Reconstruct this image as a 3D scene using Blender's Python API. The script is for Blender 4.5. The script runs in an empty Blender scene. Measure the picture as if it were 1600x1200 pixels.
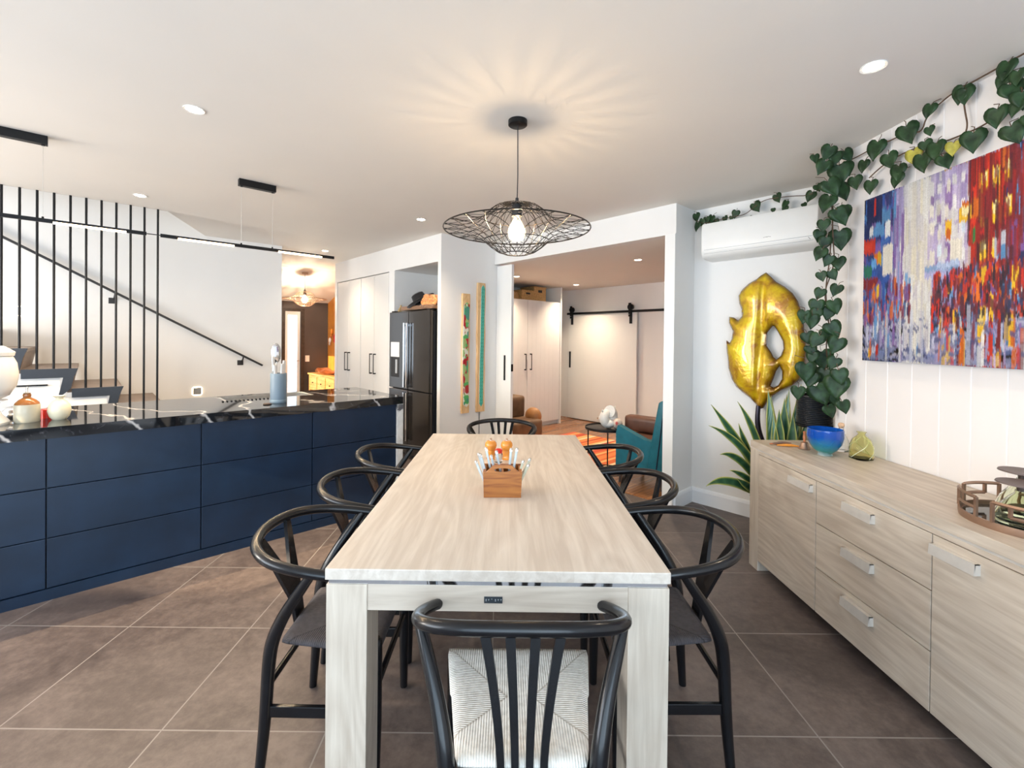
import bpy, bmesh, math, random
from mathutils import Vector, Matrix, geometry
import numpy as np
random.seed(7)
SC = bpy.context.scene; COL = SC.collection
PI = math.pi; R = math.radians
# ------------------------------------------------------------------ frames
HA = R(42.5)                                   # kitchen / living axes turned 42.5 deg to the dining axes
U = Vector((math.cos(HA), math.sin(HA), 0)); V = Vector((-math.sin(HA), math.cos(HA), 0))
def H(u, v, z=0): return U*u + V*v + Vector((0, 0, z))
CZ = 2.572                                     # ceiling height
# ------------------------------------------------------------------ materials
MATS = {}
def new_mat(name):
    m = bpy.data.materials.new(name); m.use_nodes = True
    nt = m.node_tree; b = nt.nodes['Principled BSDF']
    MATS[name] = m
    return m, nt, b
def N(nt, t, **k):
    n = nt.nodes.new(t)
    for a, v in k.items():
        if a in n.inputs.keys() if False else False: pass
        setattr(n, a, v)
    return n
def L(nt, a, b): nt.links.new(a, b)
def ramp(nt, fac, stops):
    r = nt.nodes.new('ShaderNodeValToRGB'); L(nt, fac, r.inputs[0])
    e = r.color_ramp.elements
    while len(e) < len(stops): e.new(.5)
    for i, (p, c) in enumerate(stops):
        e[i].position = p; e[i].color = (*c, 1)
    return r
def coords(nt, scale=(1, 1, 1), kind='Object', rot=(0, 0, 0)):
    t = nt.nodes.new('ShaderNodeTexCoord'); mp = nt.nodes.new('ShaderNodeMapping')
    mp.inputs['Scale'].default_value = scale; mp.inputs['Rotation'].default_value = rot
    L(nt, t.outputs[kind], mp.inputs[0]); return mp.outputs[0]
def noise(nt, vec, scale=5, detail=3, rough=.5, dist=0):
    n = nt.nodes.new('ShaderNodeTexNoise'); n.inputs['Scale'].default_value = scale
    n.inputs['Detail'].default_value = detail; n.inputs['Roughness'].default_value = rough
    n.inputs['Distortion'].default_value = dist
    if vec is not None: L(nt, vec, n.inputs['Vector'])
    return n
def mth(nt, op, a, b=None):
    n = nt.nodes.new('ShaderNodeMath'); n.operation = op
    for i, x in enumerate((a, b)):
        if x is None: continue
        if isinstance(x, (int, float)): n.inputs[i].default_value = x
        else: L(nt, x, n.inputs[i])
    return n.outputs[0]
def bump(nt, b, h, strength=.2, dist=.002):
    bp = nt.nodes.new('ShaderNodeBump'); bp.inputs['Strength'].default_value = strength; bp.inputs['Distance'].default_value = dist
    L(nt, h, bp.inputs['Height']); L(nt, bp.outputs[0], b.inputs['Normal'])
def mix(nt, f, a, b):
    n = nt.nodes.new('ShaderNodeMix'); n.data_type = 'RGBA'
    if isinstance(f, (int, float)): n.inputs[0].default_value = f
    else: L(nt, f, n.inputs[0])
    for i, x in ((6, a), (7, b)):
        if isinstance(x, tuple): n.inputs[i].default_value = (*x, 1)
        else: L(nt, x, n.inputs[i])
    return n.outputs[2]
def pm(name, col, rough=.5, metal=0, var=.08, scale=12, bumpy=0, coat=0, trans=0, ior=1.45, sheen=0, spec=.5, emit=None):
    m, nt, b = new_mat(name)
    v = coords(nt); n = noise(nt, v, scale, 4)
    lo = tuple(max(0, c*(1-var)) for c in col); hi = tuple(min(1, c*(1+var)) for c in col)
    r = ramp(nt, n.outputs[0], [(.3, lo), (.7, hi)]); L(nt, r.outputs[0], b.inputs['Base Color'])
    b.inputs['Roughness'].default_value = rough; b.inputs['Metallic'].default_value = metal
    b.inputs['Coat Weight'].default_value = coat; b.inputs['Coat Roughness'].default_value = .08
    b.inputs['Transmission Weight'].default_value = trans; b.inputs['IOR'].default_value = ior
    b.inputs['Sheen Weight'].default_value = sheen
    b.inputs['Specular IOR Level'].default_value = spec
    if bumpy: bump(nt, b, n.outputs[0], bumpy, .004)
    if emit:
        b.inputs['Emission Color'].default_value = (*emit[0], 1); b.inputs['Emission Strength'].default_value = emit[1]
    return m
def wood(name, dark, light, axis='x', rough=.45, grain=1.0, rings=1.0, var=0.0, bmp=.12, staves=0, ringamt=.3):
    """timber with long grain along one axis of the part"""
    m, nt, b = new_mat(name)
    s = {'x': (.55, 9, 9), 'y': (9, .55, 9), 'z': (9, 9, .55)}[axis]
    v = coords(nt, tuple(q*grain for q in s))
    n1 = noise(nt, v, 2.2, 6, .62, .6)
    sep = {'x': (.18, 1, 1), 'y': (1, .18, 1), 'z': (1, 1, .18)}[axis]
    v2 = coords(nt, tuple(q*rings for q in sep))
    nb = noise(nt, v2, 2.6, 2, .5, 0)
    ring = mth(nt, 'FRACT', mth(nt, 'MULTIPLY', nb.outputs[0], 26))
    ring = mth(nt, 'ABSOLUTE', mth(nt, 'SUBTRACT', ring, .5))
    f = mth(nt, 'ADD', mth(nt, 'MULTIPLY', n1.outputs[0], .85), mth(nt, 'MULTIPLY', ring, ringamt))
    if staves:
        tc = nt.nodes.new('ShaderNodeTexCoord'); sx = nt.nodes.new('ShaderNodeSeparateXYZ'); L(nt, tc.outputs['Object'], sx.inputs[0])
        fl = mth(nt, 'FLOOR', mth(nt, 'MULTIPLY', sx.outputs[{'x': 1, 'y': 0, 'z': 0}[axis]], staves)); wn = nt.nodes.new('ShaderNodeTexWhiteNoise'); wn.noise_dimensions = '1D'; L(nt, fl, wn.inputs['W'])
        f = mth(nt, 'ADD', f, mth(nt, 'MULTIPLY', mth(nt, 'SUBTRACT', wn.outputs[0], .5), .14))
    r = ramp(nt, f, [(.34, dark), (.66, light)]); L(nt, r.outputs[0], b.inputs['Base Color'])
    b.inputs['Roughness'].default_value = rough
    v3 = coords(nt, tuple(q*grain*3 for q in s)); n3 = noise(nt, v3, 4, 3)
    bump(nt, b, n3.outputs[0], bmp, .0015)
    return m
wall_w = pm('wall_paint', (.80, .79, .77), .55, var=.012, scale=3)
ceil_w = pm('ceiling_paint', (.80, .765, .715), .7, var=.012, scale=2)
gloss_w = pm('gloss_white_lacquer', (.80, .79, .76), .09, var=.01, scale=2, coat=.4)
trim_w = pm('trim_white', (.82, .82, .80), .35, var=.01, scale=3)
plastic_w = pm('white_plastic', (.82, .82, .80), .3, var=.01)
blk_metal = pm('black_metal', (.010, .010, .011), .42, .3, .15, 30, spec=.35)
blk_matte = pm('black_matte', (.022, .022, .024), .5, 0, .2, 20)
lacq = pm('black_lacquered_wood', (.0045, .005, .0065), .27, 0, .3, 25, coat=.15, spec=.4)
navy = pm('navy_panel', (.0055, .0175, .042), .36, 0, .22, 5, spec=.5)
steelblue = pm('charcoal_blue_paint', (.022, .030, .044), .45, 0, .06, 6)
chrome = pm('brushed_steel', (.66, .64, .60), .34, 1, .05, 40)
nickel = pm('satin_nickel', (.74, .71, .66), .38, .5, .04, 30)
mirror = pm('polished_steel', (.75, .77, .80), .06, 1, .02, 10)
fridge_m = pm('dark_stainless', (.062, .055, .05), .17, .8, .05, 4)
fridge_s = pm('fridge_side_grey', (.018, .020, .025), .3, .3, .06, 8)
teal = pm('teal_leather', (.006, .13, .18), .42, 0, .15, 14, .15)
brownl = pm('brown_leather', (.13, .055, .035), .4, 0, .2, 10, .15)
browntan = pm('worn_brown_leather', (.15, .085, .045), .5, 0, .3, 9, .3)
tanl = pm('tan_leather', (.36, .17, .06), .45, 0, .22, 9, .2)
leafm = pm('vine_leaf', (.019, .047, .017), .38, 0, .5, 30, .2, spec=.3)
leafy = pm('young_vine_leaf', (.40, .36, .05), .4, 0, .3, 40, .2)
stemm = pm('vine_stem', (.10, .055, .03), .6, 0, .3, 40)
ceram_w = pm('white_ceramic', (.80, .79, .76), .18, 0, .02, 6, coat=.3)
ceram_c = pm('cream_ceramic', (.72, .67, .50), .28, 0, .05, 8)
stone_c = pm('stoneware_buff', (.50, .46, .35), .3, 0, .08, 16)
stone_b = pm('stoneware_brown_glaze', (.30, .11, .025), .12, 0, .25, 14, coat=.5)
red_m = pm('red_glaze', (.55, .02, .015), .3, 0, .1, 8)
grey_c = pm('blue_grey_plastic', (.13, .185, .24), .42, 0, .05, 8)
cream_h = pm('cream_handle', (.50, .50, .38), .3, 0, .05, 20)
white_h = pm('pearl_handle', (.50, .56, .58), .2, 0, .06, 30, coat=.4)
orange_w = pm('orange_mill_wood', (.72, .27, .035), .22, 0, .15, 12, coat=.5)
copper = pm('copper', (.65, .25, .12), .3, .6, .2, 10)
bronze = pm('bronze', (.36, .23, .16), .38, .75, .12, 20)
darkw = pm('dark_brown_timber', (.045, .03, .024), .45, 0, .3, 18)
hall_d = pm('hall_dark_wall', (.085, .068, .062), .6, 0, .05, 3)
cane = pm('woven_cane', (.50, .30, .12), .7, 0, .35, 60, .5)
towel_o = pm('orange_fleece', (.72, .30, .10), .9, 0, .3, 45, .6, sheen=.4)
straw = pm('straw', (.50, .36, .17), .8, 0, .35, 60, .4)
felt = pm('black_felt', (.013, .012, .013), .9, 0, .2, 30, sheen=.3)
skirt = pm('skirting_paint', (.80, .82, .84), .35, 0, .01, 3)
glass_b = pm('blue_glass', (.01, .12, .62), .03, 0, .25, 6, trans=.92, ior=1.4)
glass_y = pm('yellow_glass', (.985, .975, .66), .02, 0, .015, 14, trans=1, ior=1.12)
glass_g = pm('green_glass', (.92, .955, .84), .02, 0, .04, 14, trans=1, ior=1.18)
glass_c = pm('clear_glass', (.95, .97, .97), .02, 0, .01, 6, trans=.97, ior=1.3)
bulbg = pm('bulb_glass', (.97, .90, .78), .03, 0, .02, 6, trans=0, emit=((1, .60, .26), .75)); bulbg.node_tree.nodes['Principled BSDF'].inputs['Alpha'].default_value = .30
cork = pm('cork', (.66, .42, .26), .8, 0, .25, 60, .3)
def emis(name, col, s):
    m, nt, b = new_mat(name)
    v = coords(nt); n = noise(nt, v, 3, 2)
    r = ramp(nt, n.outputs[0], [(0, tuple(c*.97 for c in col)), (1, col)])
    L(nt, r.outputs[0], b.inputs['Emission Color']); b.inputs['Emission Strength'].default_value = s
    b.inputs['Base Color'].default_value = (*col, 1)
    return m
dl_e = emis('downlight_glow', (1, .86, .66), 30)
led_e = emis('led_strip_glow', (1, .70, .40), 9)
fil_e = emis('filament_glow', (1, .62, .26), 60)
step_e = emis('step_light_glow', (1, .78, .5), 12)

oak_x = wood('limed_oak_x', (.47, .40, .325), (.63, .56, .47), 'x', .42, 1.7, ringamt=.24)
oak_y = wood('limed_oak_y', (.44, .365, .29), (.60, .525, .435), 'y', .42, 1.7, ringamt=.26)
oak_t = wood('limed_oak_staves', (.54, .475, .405), (.69, .63, .555), 'y', .34, 1.7, ringamt=.24, staves=9.1)
oak_z = wood('limed_oak_z', (.46, .39, .315), (.62, .55, .46), 'z', .42, 1.7, ringamt=.24)
caddy_w = wood('honey_pine', (.22, .062, .008), (.42, .155, .028), 'x', .4, 1.6, 3)
pine_z = wood('honey_board', (.62, .38, .17), (.80, .55, .30), 'z', .4, 1.5, 2)
side_w = wood('golden_sideboard_wood', (.42, .19, .05), (.70, .40, .14), 'y', .4, 1.3, 2)
tread_w = wood('stair_tread_wood', (.16, .115, .09), (.29, .22, .175), 'x', .45, 1.2, 2)
orange_wall = wood('varnished_timber_lining', (.50, .17, .02), (.74, .32, .06), 'z', .35, 1, 2)

def floor_tiles():
    m, nt, b = new_mat('brown_stone_tile')
    t = nt.nodes.new('ShaderNodeTexCoord'); s = nt.nodes.new('ShaderNodeSeparateXYZ'); L(nt, t.outputs['Object'], s.inputs[0])
    PX, PY = .591, .579
    xx = mth(nt, 'ADD', s.outputs[0], mth(nt, 'MULTIPLY', s.outputs[1], .0115))
    def line(o, off, P):
        f = mth(nt, 'FRACT', mth(nt, 'DIVIDE', mth(nt, 'SUBTRACT', o, off), P))
        d = mth(nt, 'ABSOLUTE', mth(nt, 'SUBTRACT', f, .5))          # .5 at a joint
        return mth(nt, 'GREATER_THAN', d, .5-.0028/P)
    g = mth(nt, 'MAXIMUM', line(xx, -1.798, PX), line(s.outputs[1], 2.208, PY))
    v = coords(nt, (1, 1, 1)); n1 = noise(nt, v, 1.7, 8, .66, .5); n2 = noise(nt, v, 22, 8, .75)
    # a slightly different tone for every tile
    cx = mth(nt, 'FLOOR', mth(nt, 'DIVIDE', mth(nt, 'ADD', xx, 1.798), PX)); cy = mth(nt, 'FLOOR', mth(nt, 'DIVIDE', mth(nt, 'SUBTRACT', s.outputs[1], 2.208), PY))
    cmb = nt.nodes.new('ShaderNodeCombineXYZ'); L(nt, cx, cmb.inputs[0]); L(nt, cy, cmb.inputs[1])
    wn = nt.nodes.new('ShaderNodeTexWhiteNoise'); L(nt, cmb.outputs[0], wn.inputs[0])
    f = mth(nt, 'ADD', mth(nt, 'MULTIPLY', n1.outputs[0], .62), mth(nt, 'ADD', mth(nt, 'MULTIPLY', n2.outputs[0], .42), mth(nt, 'MULTIPLY', wn.outputs[0], .06)))
    r = ramp(nt, f, [(.36, (.046, .034, .031)), (.50, (.094, .072, .065)), (.66, (.17, .134, .118))])
    c = mix(nt, g, r.outputs[0], (.25, .225, .205)); L(nt, c, b.inputs['Base Color'])
    rr = mth(nt, 'ADD', mth(nt, 'MULTIPLY', n2.outputs[0], .2), .36); L(nt, rr, b.inputs['Roughness'])
    h = mth(nt, 'SUBTRACT', mth(nt, 'MULTIPLY', n2.outputs[0], .4), g); bump(nt, b, h, .25, .002)
    return m
tile_m = floor_tiles()
def floor_boards():
    m, nt, b = new_mat('timber_floor_boards')
    v = coords(nt, (1, 1, 1))
    br = nt.nodes.new('ShaderNodeTexBrick'); L(nt, v, br.inputs[0])
    br.inputs['Scale'].default_value = 1; br.inputs['Brick Width'].default_value = 1.6; br.inputs['Row Height'].default_value = .12
    br.inputs['Mortar Size'].default_value = .002; br.inputs['Color1'].default_value = (.30, .13, .055, 1); br.inputs['Color2'].default_value = (.40, .19, .085, 1)
    br.inputs['Mortar'].default_value = (.08, .03, .015, 1)
    n = noise(nt, coords(nt, (.6, 14, 1)), 3, 5, .6, .4)
    r = ramp(nt, n.outputs[0], [(.3, (.55, .5, .45)), (.7, (1.1, 1.1, 1.1))])
    mm = nt.nodes.new('ShaderNodeMix'); mm.data_type = 'RGBA'; mm.blend_type = 'MULTIPLY'; mm.inputs[0].default_value = 1
    L(nt, br.outputs[0], mm.inputs[6]); L(nt, r.outputs[0], mm.inputs[7]); L(nt, mm.outputs[2], b.inputs['Base Color'])
    b.inputs['Roughness'].default_value = .24
    return m
boards_m = floor_boards()
def marble():
    m, nt, b = new_mat('black_marble')
    v = coords(nt, (1, 1, 1), rot=(0, 0, .5))
    d = noise(nt, v, 2.2, 6, .62, 1.4)
    w = nt.nodes.new('ShaderNodeTexWave'); w.wave_type = 'BANDS'; w.bands_direction = 'DIAGONAL'
    w.inputs['Scale'].default_value = 1.05; w.inputs['Distortion'].default_value = 9; w.inputs['Detail'].default_value = 5; w.inputs['Detail Scale'].default_value = 1.7
    L(nt, v, w.inputs[0])
    r1 = ramp(nt, w.outputs[1], [(0, (.005, .006, .008)), (.972, (.009, .011, .014)), (.988, (.12, .12, .13)), (1, (.42, .41, .40))])
    n2 = noise(nt, coords(nt, (6, 2, 6), rot=(0, .4, .3)), 4, 7, .7, 1)
    r2 = ramp(nt, n2.outputs[0], [(.55, (0, 0, 0)), (.64, (.03, .03, .035)), (.74, (.22, .22, .22))])
    a = nt.nodes.new('ShaderNodeMix'); a.data_type = 'RGBA'; a.blend_type = 'ADD'; a.inputs[0].default_value = .7
    L(nt, r1.outputs[0], a.inputs[6]); L(nt, r2.outputs[0], a.inputs[7]); L(nt, a.outputs[2], b.inputs['Base Color'])
    b.inputs['Roughness'].default_value = .045; b.inputs['Specular IOR Level'].default_value = .75
    return m
marble_m = marble()
def marble_white():
    m, nt, b = new_mat('marble_white_vein_face')
    v = coords(nt, (1, 1, 1)); n = noise(nt, v, 5, 8, .7, 1.2)
    r = ramp(nt, n.outputs[0], [(.36, (.10, .10, .11)), (.47, (.60, .60, .58)), (.7, (.80, .79, .76))]); L(nt, r.outputs[0], b.inputs['Base Color'])
    b.inputs['Roughness'].default_value = .08
    return m
marble_l = marble_white()
def vj_wall():
    m, nt, b = new_mat('grooved_white_lining')
    t = nt.nodes.new('ShaderNodeTexCoord'); s = nt.nodes.new('ShaderNodeSeparateXYZ'); L(nt, t.outputs['Object'], s.inputs[0])
    n = noise(nt, coords(nt), 3, 2)
    r = ramp(nt, n.outputs[0], [(.3, (.80, .765, .745)), (.7, (.82, .785, .765))])
    L(nt, r.outputs[0], b.inputs['Base Color']); b.inputs['Roughness'].default_value = .5
    return m
vj_m = vj_wall()
def cord(name, c1, c2, yc=.025):
    m, nt, b = new_mat(name)
    t = nt.nodes.new('ShaderNodeTexCoord'); s = nt.nodes.new('ShaderNodeSeparateXYZ'); L(nt, t.outputs['Object'], s.inputs[0])
    ax = mth(nt, 'ABSOLUTE', s.outputs[0]); ay = mth(nt, 'ABSOLUTE', mth(nt, 'SUBTRACT', s.outputs[1], yc))
    side = mth(nt, 'GREATER_THAN', mth(nt, 'SUBTRACT', ax, .035), mth(nt, 'MULTIPLY', ay, .98))
    def str_(o):
        f = mth(nt, 'FRACT', mth(nt, 'MULTIPLY', o, 150)); return mth(nt, 'ABSOLUTE', mth(nt, 'SUBTRACT', f, .5))
    sx, sy = str_(s.outputs[0]), str_(s.outputs[1])
    h = mth(nt, 'ADD', mth(nt, 'MULTIPLY', sy, side), mth(nt, 'MULTIPLY', sx, mth(nt, 'SUBTRACT', 1, side)))
    seam_shade = mth(nt, 'LESS_THAN', mth(nt, 'ABSOLUTE', mth(nt, 'SUBTRACT', mth(nt, 'SUBTRACT', ax, .035), mth(nt, 'MULTIPLY', ay, .98))), .0035)  # shading of the dips between the four cord triangles, painted as darker colour
    n = noise(nt, coords(nt), 60, 3)
    f = mth(nt, 'SUBTRACT', mth(nt, 'ADD', mth(nt, 'MULTIPLY', n.outputs[0], .6), .4), mth(nt, 'ADD', mth(nt, 'MULTIPLY', h, .45), mth(nt, 'MULTIPLY', seam_shade, .45)))
    r = ramp(nt, f, [(.25, c1), (.7, c2)]); L(nt, r.outputs[0], b.inputs['Base Color']); b.inputs['Roughness'].default_value = .75
    bump(nt, b, mth(nt, 'SUBTRACT', 1, h), .9, .004)
    return m
cord_d = cord('dark_paper_cord', (.018, .016, .019), (.062, .056, .063))
cord_n = cord('natural_paper_cord', (.58, .53, .46), (.92, .89, .82))
def attr_mat(name, rough=.5, bmp=0, coat=0):
    m, nt, b = new_mat(name)
    a = nt.nodes.new('ShaderNodeVertexColor'); a.layer_name = 'col'
    n = noise(nt, coords(nt), 60, 4)
    r = ramp(nt, n.outputs[0], [(.3, (.9, .9, .9)), (.7, (1, 1, 1))])
    mm = nt.nodes.new('ShaderNodeMix'); mm.data_type = 'RGBA'; mm.blend_type = 'MULTIPLY'; mm.inputs[0].default_value = 1
    L(nt, a.outputs[0], mm.inputs[6]); L(nt, r.outputs[0], mm.inputs[7]); L(nt, mm.outputs[2], b.inputs['Base Color'])
    b.inputs['Roughness'].default_value = rough; b.inputs['Coat Weight'].default_value = coat
    if bmp: bump(nt, b, n.outputs[0], bmp, .003)
    return m
paint_m = attr_mat('oil_paint', .4, .5)
resin_m = attr_mat('coloured_resin', .2, 0, .4)
snake_m = attr_mat('snake_leaf', .4, .1)
bag_m = attr_mat('shell_colours', .35, .3)
def gold():
    m, nt, b = new_mat('gold_leaf_glaze')
    a = nt.nodes.new('ShaderNodeVertexColor'); a.layer_name = 'col'
    n = noise(nt, coords(nt), 7, 7, .65, .6); n2 = noise(nt, coords(nt), 55, 3)
    r = ramp(nt, n.outputs[0], [(.36, (.40, .17, .012)), (.48, (.70, .44, .010)), (.66, (.88, .66, .015))])
    mm = nt.nodes.new('ShaderNodeMix'); mm.data_type = 'RGBA'; mm.blend_type = 'MULTIPLY'; mm.inputs[0].default_value = 1
    L(nt, r.outputs[0], mm.inputs[6]); L(nt, a.outputs[0], mm.inputs[7]); L(nt, mm.outputs[2], b.inputs['Base Color'])
    b.inputs['Roughness'].default_value = .2; b.inputs['Metallic'].default_value = .25; b.inputs['Coat Weight'].default_value = .6
    bump(nt, b, n2.outputs[0], .35, .006)
    return m
gold_m = gold()
def rug_mat():
    m, nt, b = new_mat('striped_rug')
    t = nt.nodes.new('ShaderNodeTexCoord'); s = nt.nodes.new('ShaderNodeSeparateXYZ'); L(nt, t.outputs['Object'], s.inputs[0])
    f = mth(nt, 'MULTIPLY', s.outputs[1], 21); fl = mth(nt, 'FLOOR', f)
    wn = nt.nodes.new('ShaderNodeTexWhiteNoise'); wn.noise_dimensions = '1D'; L(nt, fl, wn.inputs['W'])
    r = ramp(nt, wn.outputs[0], [(0, (.62, .13, .035)), (.3, (.80, .22, .06)), (.5, (.50, .07, .03)), (.68, (.86, .40, .15)), (.85, (.80, .60, .38))])
    r.color_ramp.interpolation = 'CONSTANT'
    L(nt, r.outputs[0], b.inputs['Base Color']); b.inputs['Roughness'].default_value = .95
    n = noise(nt, coords(nt), 120, 2); bump(nt, b, n.outputs[0], .5, .005)
    return m
rug_m = rug_mat()
# ------------------------------------------------------------------ mesh builder
class B:
    def __init__(s): s.bm = bmesh.new()
    def box(s, x0, x1, y0, y1, z0, z1, bev=0, seg=2):
        vs = [s.bm.verts.new(p) for p in ((x0,y0,z0),(x1,y0,z0),(x1,y1,z0),(x0,y1,z0),(x0,y0,z1),(x1,y0,z1),(x1,y1,z1),(x0,y1,z1))]
        fs = [s.bm.faces.new([vs[i] for i in q]) for q in ((3,2,1,0),(4,5,6,7),(0,1,5,4),(1,2,6,5),(2,3,7,6),(3,0,4,7))]
        if bev:
            es = list({e for f in fs for e in f.edges})
            bmesh.ops.bevel(s.bm, geom=es, offset=bev, segments=seg, profile=.6, affect='EDGES')
        return s
    def obox(s, a, b, w, h, up=(0, 0, 1), bev=0):
        """bar from point a to b, section w (across) x h (along up)"""
        a, b = Vector(a), Vector(b); d = (b-a).normalized(); up = Vector(up)
        x = d.cross(up).normalized(); z = x.cross(d).normalized()
        ps = []
        for p in (a, b):
            for sx, sz in ((-1,-1),(1,-1),(1,1),(-1,1)): ps.append(s.bm.verts.new(p+x*sx*w/2+z*sz*h/2))
        fs = [s.bm.faces.new([ps[i] for i in q]) for q in ((0,1,2,3),(7,6,5,4),(0,4,5,1),(1,5,6,2),(2,6,7,3),(3,7,4,0))]
        if bev:
            es = list({e for f in fs for e in f.edges}); bmesh.ops.bevel(s.bm, geom=es, offset=bev, segments=2, profile=.6, affect='EDGES')
        return s
    def tube(s, pts, r, n=10, closed=False, flat=None, smooth=0, upv=None):
        pts = [Vector(p) for p in pts]
        rr = list(r) if isinstance(r, (list, tuple)) else [r]*len(pts)
        for _ in range(smooth):
            q, q2 = [], []
            m = len(pts)
            if closed:
                for i in range(m):
                    a, b = pts[i], pts[(i+1) % m]; q += [a*.75+b*.25, a*.25+b*.75]; q2 += [rr[i]*.75+rr[(i+1)%m]*.25, rr[i]*.25+rr[(i+1)%m]*.75]
            else:
                q.append(pts[0]); q2.append(rr[0])
                for i in range(m-1):
                    a, b = pts[i], pts[i+1]; q += [a*.75+b*.25, a*.25+b*.75]; q2 += [rr[i]*.75+rr[i+1]*.25, rr[i]*.25+rr[i+1]*.75]
                q.append(pts[-1]); q2.append(rr[-1])
            pts, rr = q, q2
        m = len(pts); rings = []; nx = None
        for i, p in enumerate(pts):
            if closed: t = pts[(i+1) % m]-pts[i-1]
            else: t = pts[min(i+1, m-1)]-pts[max(i-1, 0)]
            t = t.normalized() if t.length > 1e-9 else Vector((0,0,1))
            if upv is not None: nx = t.cross(Vector(upv)).normalized()
            elif nx is None:
                nx = t.orthogonal().normalized()
            else:
                nx = (nx-t*nx.dot(t)); nx = nx.normalized() if nx.length > 1e-6 else t.orthogonal().normalized()
            ny = t.cross(nx)
            a, b = (flat if flat else (1, 1))
            rings.append([s.bm.verts.new(p+(nx*math.cos(2*PI*k/n)*a+ny*math.sin(2*PI*k/n)*b)*rr[i]) for k in range(n)])
        for i in range(m if closed else m-1):
            A, Bq = rings[i], rings[(i+1) % m]
            for k in range(n): s.bm.faces.new([A[k], A[(k+1) % n], Bq[(k+1) % n], Bq[k]])
        if not closed:
            s.bm.faces.new(rings[0][::-1]); s.bm.faces.new(rings[-1])
        return s
    def lathe(s, prof, n=32, c=(0, 0, 0), squash=1):
        c = Vector(c); rings = []
        for r, z in prof:
            if r < 1e-5: rings.append([s.bm.verts.new(c+Vector((0, 0, z)))])
            else: rings.append([s.bm.verts.new(c+Vector((r*math.cos(2*PI*k/n), r*math.sin(2*PI*k/n)*squash, z))) for k in range(n)])
        for A, Bq in zip(rings, rings[1:]):
            for k in range(n):
                k2 = (k+1) % n
                if len(A) == 1 and len(Bq) == 1: continue
                if len(A) == 1: s.bm.faces.new([A[0], Bq[k2], Bq[k]][::-1])
                elif len(Bq) == 1: s.bm.faces.new([A[k], A[k2], Bq[0]])
                else: s.bm.faces.new([A[k], A[k2], Bq[k2], Bq[k]])
        return s
    def prism(s, poly, d0, d1, plane='xy', holes=()):
        """extrude a polygon (with holes) along the third axis"""
        def P(p, d): return {'xy': (p[0], p[1], d), 'xz': (p[0], d, p[1]), 'yz': (d, p[0], p[1])}[plane]
        loops = [list(poly)]+[list(h) for h in holes]
        flat = [p for l in loops for p in l]
        if holes: tris = geometry.tessellate_polygon([[Vector((p[0], p[1], 0)) for p in l] for l in loops])
        else: tris = None
        v0 = [s.bm.verts.new(P(p, d0)) for p in flat]; v1 = [s.bm.verts.new(P(p, d1)) for p in flat]
        if tris is None:
            s.bm.faces.new(v0[::-1]); s.bm.faces.new(v1)
        else:
            for t in tris: s.bm.faces.new([v0[i] for i in t][::-1]); s.bm.faces.new([v1[i] for i in t])
        o = 0
        for l in loops:
            for i in range(len(l)):
                a, b = o+i, o+(i+1) % len(l); s.bm.faces.new([v0[a], v0[b], v1[b], v1[a]])
            o += len(l)
        return s
    def ball(s, c, r, sc=(1, 1, 1), n=2):
        res = bmesh.ops.create_icosphere(s.bm, subdivisions=n, radius=r)
        for v in res['verts']: v.co = Vector(c)+Vector((v.co.x*sc[0], v.co.y*sc[1], v.co.z*sc[2]))
        return s
    def out(s, name, mat, parent=None, smooth=False, loc=None, rot=None, ang=40, sub=0, solid=0):
        bmesh.ops.recalc_face_normals(s.bm, faces=s.bm.faces)
        me = bpy.data.meshes.new(name); s.bm.to_mesh(me); s.bm.free()
        me.materials.append(mat)
        o = bpy.data.objects.new(name, me); COL.objects.link(o)
        if parent: o.parent = parent
        if loc is not None: o.location = loc
        if rot is not None: o.rotation_euler = (0, 0, rot) if isinstance(rot, (int, float)) else rot
        if smooth:
            me.shade_smooth()
            me.set_sharp_from_angle(angle=R(ang))
        if solid:
            md = o.modifiers.new('solid', 'SOLIDIFY'); md.thickness = solid; md.offset = 0
        if sub:
            md = o.modifiers.new('sub', 'SUBSURF'); md.levels = sub; md.render_levels = sub
        return o
def tag(o, label=None, cat=None, group=None, kind=None):
    if label: o['label'] = label
    if cat: o['category'] = cat
    if group: o['group'] = group
    if kind: o['kind'] = kind
    return o
def thing(name, label, cat, loc=(0, 0, 0), rot=0, group=None):
    o = bpy.data.objects.new(name, None); COL.objects.link(o); o.empty_display_size = .05
    o.location = loc; o.rotation_euler = (0, 0, rot)
    return tag(o, label, cat, group)
def struct(name, b, mat, house=True, smooth=False, parent=None):
    o = b.out(name, mat, parent, smooth, rot=(HA if house and not parent else None))
    if not parent: o['kind'] = 'structure'
    return o
def dup(root, loc=None, rot=None, label=None, group=None):
    r = root.copy(); COL.objects.link(r)
    if loc is not None: r.location = loc
    if rot is not None: r.rotation_euler = (0, 0, rot)
    if label: r['label'] = label
    if group: r['group'] = group
    for ch in list(root.children):
        c = ch.copy(); COL.objects.link(c); c.parent = r
        for g in ch.children:
            d = g.copy(); COL.objects.link(d); d.parent = c
    return r
def lamp(kind, name, loc, energy, col, parent=None, **k):
    l = bpy.data.lights.new(name, kind); l.energy = energy; l.color = col
    for a, v in k.items(): setattr(l, a, v)
    o = bpy.data.objects.new(name, l); COL.objects.link(o); o.location = loc
    if parent: o.parent = parent
    return o
def colorize(o, fn):
    """per-corner colour from a function of the vertex position"""
    me = o.data; at = me.color_attributes.new('col', 'FLOAT_COLOR', 'POINT')
    for i, v in enumerate(me.vertices): at.data[i].color = (*fn(v.co), 1)
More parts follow.
